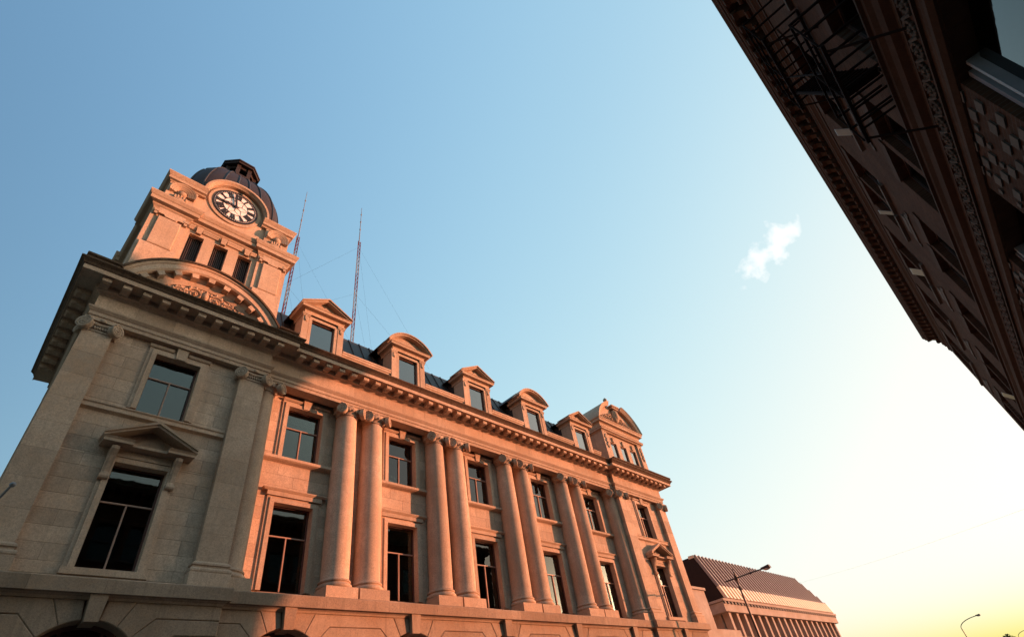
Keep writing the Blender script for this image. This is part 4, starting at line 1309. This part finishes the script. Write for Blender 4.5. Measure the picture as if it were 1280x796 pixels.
# ground storey: shop frames and stone-chequered piers
for k, c in enumerate(GOP):
    mb = MB()
    for s in (-1, 1):
        for o, w_ in ((1.36, .10), (1.12, .07)):
            x = c + s * o
            mb.box(x - w_ / 2, x + w_ / 2, YB - .3, YB - .12, .6, 8.4)
    mb.box(c - 1.3, c + 1.3, YB - .3, YB - .14, 5.2, 5.34)
    w = mb.build('shop_window', 'pale_paint', BRK)
    MB().box(c - 1.08, c + 1.08, YB - .26, YB - .25, .7, 8.3).build('pane', 'glass_dark', w)
    if k == 1:
        MB().box(c - 1.0, c + .55, YB - .7, YB - .66, 3.2, 7.6).build('roller_blind', 'pale_paint', w)
    for q in range(5):
        for z in (8.15, 7.75, 7.35, 6.95):
            pass
for k in range(6):
    pc = 9.58 + 5.85 * k
    if pc > 38:
        break
    n = 0
    for row in range(11):
        for q in range(8):
            big_ = (row + q) % 2 == 0
            if rnd.random() < .15 or (not big_ and rnd.random() < .55):
                continue
            x = pc - 1.2 + q * .34 + rnd.uniform(-.02, .02)
            z = 8.62 - row * .21 - .15
            hw_, hh_ = (.125, .075) if big_ else (.055, .04)
            MB().chamfer([(x - hw_, z - hh_), (x + hw_, z - hh_), (x + hw_, z + hh_), (x - hw_, z + hh_)], YB - .02, YB + .03, -.01).build('chequer_stone', 'pale_trim', BRK)
# main cornice with brackets
MB().sweep([(-.1, 17.42), (.03, 17.42), (.05, 17.5), (.10, 17.55), (.10, 17.66), (.14, 17.72), (.14, 17.80), (-.1, 17.82)], run).build('architrave', 'brown_stone', BRK)
MB().sweep([(-.1, 17.1), (.03, 17.1), (.04, 17.2), (.09, 17.26), (-.1, 17.3)], run).build('lower_moulding', 'brown_stone', BRK)
CE = [(BX1, YB - 6), (BX1, YB), (BX0, YB)]
MB().sweep([(-.2, 17.83), (.06, 17.83), (.06, 18.50), (-.2, 18.50)], CE).build('frieze_board', 'brown_stone', BRK)
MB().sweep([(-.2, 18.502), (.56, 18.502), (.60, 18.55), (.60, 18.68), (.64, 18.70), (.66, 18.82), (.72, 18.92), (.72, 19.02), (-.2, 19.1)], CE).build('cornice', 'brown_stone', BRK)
bm_ = MB().prism([(0.0, 0), (.10, .02), (.16, .12), (.22, .30), (.36, .42), (.50, .46), (.50, .64), (0.0, .64)], 'x', -.12, .12)
bm_.tube([(-.14, .15, .12), (.14, .15, .12)], .10, 8).tube([(-.14, .40, .52), (.14, .40, .52)], .09, 8)
bmm = bm_.mesh('bracket', 'brown_stone')
for i in range(66):
    x = 1.0 + i * .585
    if x < BX1 - .1:
        place('bracket', bmm, (x, YB + .06, 17.85), BRK)
# unseen parapet and gable added behind the cornice to shape the shade opposite
MB().box(27.0, BX1 - .3, YB - .75, YB - .38, 18.8, 19.42).build('parapet', 'dark_brick', BRK)
MB().prism([(28.0, 19.422), (33.95, 19.422), (32.95, 21.2), (29.2, 21.2)], 'y', YB - .72, YB - .40).build('shadow_gable', 'dark_brick', BRK)
# fire escape: two landings, rails and a stair
FE = MB()
def landing(x0, x1, z):
    m_ = MB()
    for i in range(int((x1 - x0) / .3)):
        m_.box(x0 + i * .3, x0 + i * .3 + .05, YB + .02, YB + .95, z, z + .02)
    for y in (YB + .05, YB + .92):
        m_.box(x0, x1, y - .03, y + .03, z - .07, z - .002)
    for zz in (.5, 1.0):
        m_.box(x0, x1, YB + .93, YB + .97, z + zz, z + zz + .04)
        for xx in (x0, x1 - .04):
            m_.box(xx, xx + .04, YB + .02, YB + .925, z + zz, z + zz + .04)
    n = 3
    for i in range(n):
        xx = x0 + (x1 - x0 - .04) * i / (n - 1)
        m_.box(xx + .004, xx + .03, YB + .935, YB + .965, z + .03, z + 1.0)
    for xx in (x0 + .15, x1 - .15):
        m_.tube([(xx, YB + .9, z - .08), (xx, YB + .02, z - .85)], .025, 6)
    return m_
f = landing(9.2, 11.9, 14.1).build('fire_escape_landing', 'iron', BRK)
landing(7.2, 10.0, 10.15).build('fire_escape_landing', 'iron', BRK)
st = MB()
for y in (YB + .25, YB + .85):
    st.tube([(11.3, y, 14.1), (8.6, y, 10.17)], .045, 6)
for i in range(17):
    t_ = (i + .5) / 17
    st.box(11.3 - 2.7 * t_ - .1, 11.3 - 2.7 * t_ + .1, YB + .26, YB + .84, 14.1 - 3.93 * t_ - .012, 14.1 - 3.93 * t_ + .012)
st.tube([(11.3, YB + .85, 15.0), (8.6, YB + .85, 11.07)], .022, 6)
st.build('fire_escape_stair', 'iron', BRK)

# ------------------------------------------------------------------ street lamps
def street_lamp(x, y, zj, arm, label, curved=False, base_h=None):
    L = thing('street_lamp', (x, y, 0.13), label, 'street lamp', None)
    MB().tube([(x, y, .13), (x, y, zj + (.25 if not curved else -.9))], .085, 10, .055).build('pole', 'lamp_steel', L, True)
    MB().lathe(x, y, [(.0, .13), (.19, .13), (.19, .35), (.12, .5), (.0, .5)], 12).build('base', 'lamp_steel', L)
    if curved:
        pts = [(x, y, zj - .95)] + [(x, y - arm * (1 - math.cos(t_)) , zj - .95 + .95 * math.sin(t_)) for t_ in [i / 10 * math.pi / 2 for i in range(1, 11)]]
        MB().tube(pts, .045, 8).build('arm', 'lamp_steel', L, True)
        hy = y - arm
    else:
        MB().tube([(x, y + .75, zj + .0), (x, y, zj - .0), (x, y - arm * .5, zj + .02), (x, y - arm, zj)], .04, 8).build('arm', 'lamp_steel', L)
        mb = MB().lathe(x, y, [(0, zj - .14), (.11, zj - .14), (.11, zj + .12), (0, zj + .12)], 10)
        mb.tube([(x, y, zj), (x, y, zj + .55)], .03, 6, .015).ball((x, y, zj + .32), .07, .07, .05, 8, 5)
        mb.tube([(x, y - arm * .48, zj), (x, y - arm * .48, zj + .3)], .022, 6).ball((x, y - arm * .48, zj), .07, .09, .07, 8, 5)
        mb.ball((x, y, zj - .6), .10, .10, .16, 8, 5)
        mb.build('bracket', 'lamp_steel', L)
        hy = y - arm
    mb = MB()
    mb.add([(x - .10, hy + .35, zj - .02), (x + .10, hy + .35, zj - .02), (x + .16, hy - .25, zj - .04), (x - .16, hy - .25, zj - .04),
            (x - .07, hy + .35, zj + .08), (x + .07, hy + .35, zj + .08), (x + .10, hy - .2, zj + .13), (x - .10, hy - .2, zj + .13)],
           [(0, 3, 2, 1), (4, 5, 6, 7), (0, 1, 5, 4), (1, 2, 6, 5), (2, 3, 7, 6), (3, 0, 4, 7)])
    mb.build('head', 'lamp_steel', L)
    MB().ball((x, hy + .0, zj - .05), .12, .24, .09, 10, 6).build('lens', 'lamp_glass', L, True)
street_lamp(36.0, 14.35, 8.73, 2.1, 'dark street lamp with straight cross arm in front of the ribbed roof')
street_lamp(102, 13.1, 8.3, 2.7, 'slender street lamp with curved arm against the yellow evening sky', True)
street_lamp(175, 13.4, 8.6, 2.4, 'tiny far-off street lamp beside the taller curved one', True)

# ------------------------------------------------------------------ lattice masts on the roof
def mast(x, y, z0, z1, ztop, label, hw=.105, guys=True):
    M_ = thing('radio_mast', (x, y, z0), label, 'antenna mast')
    tri = [(x + hw * math.cos(rad(90 + 120 * k)), y + hw * math.sin(rad(90 + 120 * k))) for k in range(3)]
    ns = int((z1 - z0) / 1.5)
    for s_ in range(ns):
        za, zb = z0 + (z1 - z0) * s_ / ns, z0 + (z1 - z0) * (s_ + 1) / ns
        mb = MB()
        for px, py in tri:
            mb.tube([(px, py, za), (px, py, zb)], .026, 5)
        nb = 4
        for q in range(nb):
            zq, zq2 = za + (zb - za) * q / nb, za + (zb - za) * (q + 1) / nb
            for k in range(3):
                a, b_ = tri[k], tri[(k + 1) % 3]
                mb.tube([(a[0], a[1], zq), (b_[0], b_[1], zq)], .016, 4)
                mb.tube([(a[0], a[1], zq), (b_[0], b_[1], zq2)], .013, 4)
        mb.build('lattice_section', 'mast_red' if s_ % 2 == 0 else 'mast_white', M_)
    mb = MB().tube([(x, y, z1 - .3), (x, y, ztop)], .035, 6, .015)
    for q in range(3):
        zq = z1 + (ztop - z1) * (.35 + .22 * q)
        mb.ball((x, y, zq), .06, .06, .10, 6, 4)
    mb.build('whip_antenna', 'mast_white', M_)
    if guys:
        for k in range(3):
            a = rad(-60 + 120 * k)
            for fr, d in ((.95, 7.5), (.55, 6.5)):
                MB().tube([(x, y, z0 + (z1 - z0) * fr), (x + d * math.cos(a), y + d * math.sin(a) * .4, z0 + .2)], .0035, 4).build('guy_wire', 'iron', M_)
mast(12.2, 22.0, 20.0, 31.7, 35.8, 'red and white lattice radio mast rising behind the first dormer')
mast(8.45, 23.5, 20.0, 30.9, 36.2, 'lattice radio mast with thin whip standing close behind the clock tower')

# ------------------------------------------------------------------ bracket light on the left pavilion
FL = thing('wall_floodlight', (0.35, 17.2, 8.6), 'small metal bracket light sticking out of the left corner pilaster', 'floodlight')
MB().tube([(0.30, 17.33, 8.35), (0.44, 16.75, 8.62)], .03, 6).build('arm', 'pale_paint', FL)
MB().ball((0.46, 16.68, 8.64), .07, .10, .06, 8, 5).build('head', 'pale_paint', FL)

# ------------------------------------------------------------------ distant trees
def far_tree(x, y, h, label):
    T_ = thing('tree', (x, y, 0), label, 'tree', 'dark treetops far down the street')
    MB().tube([(x, y, 0), (x + .1, y, h * .45), (x, y + .1, h * .7)], .22, 7, .08).build('trunk', 'bark', T_)
    mb = MB()
    for i in range(900):
        while True:
            p = Vector((rnd.uniform(-1, 1), rnd.uniform(-1, 1), rnd.uniform(-1, 1)))
            if .25 < p.length < 1:
                break
        c = Vector((x + p.x * h * .3, y + p.y * h * .3, h * .66 + p.z * h * .34))
        a = Vector((rnd.uniform(-1, 1), rnd.uniform(-1, 1), rnd.uniform(-1, 1))).normalized() * .28
        b_ = a.cross(Vector((rnd.uniform(-1, 1), rnd.uniform(-1, 1), 1))).normalized() * .2
        mb.add([c + a, c + b_, c - a, c - b_], [(0, 1, 2, 3)])
    mb.build('crown', 'leaf', T_)
far_tree(150, 13.5, 7.6, 'small dark treetop showing above the lower edge near the curved lamp')
far_tree(160, 5.6, 7.4, 'dark treetop at the far end of the street below the sunset')

# ------------------------------------------------------------------ overhead cable across the street
CB = thing('overhead_cable', (39.2, -2.9, 8.1), 'thin overhead cable crossing the pale sky towards the ribbed metal roof', 'cable')
p0, p1 = Vector((39.3, -3.0, 8.12)), Vector((70.0, 20.96, 12.94))
MB().tube([p0.lerp(p1, i / 24) - Vector((0, 0, .25 * math.sin(math.pi * i / 24))) for i in range(25)], .0035, 5).build('wire', 'iron', CB)
MB().tube([p1, (70.0, 21.35, 12.75)], .04, 6).build('wall_bracket', 'iron', CB)
MB().tube([p0, (39.15, -3.2, 8.05)], .04, 6).build('wall_bracket', 'iron', CB)
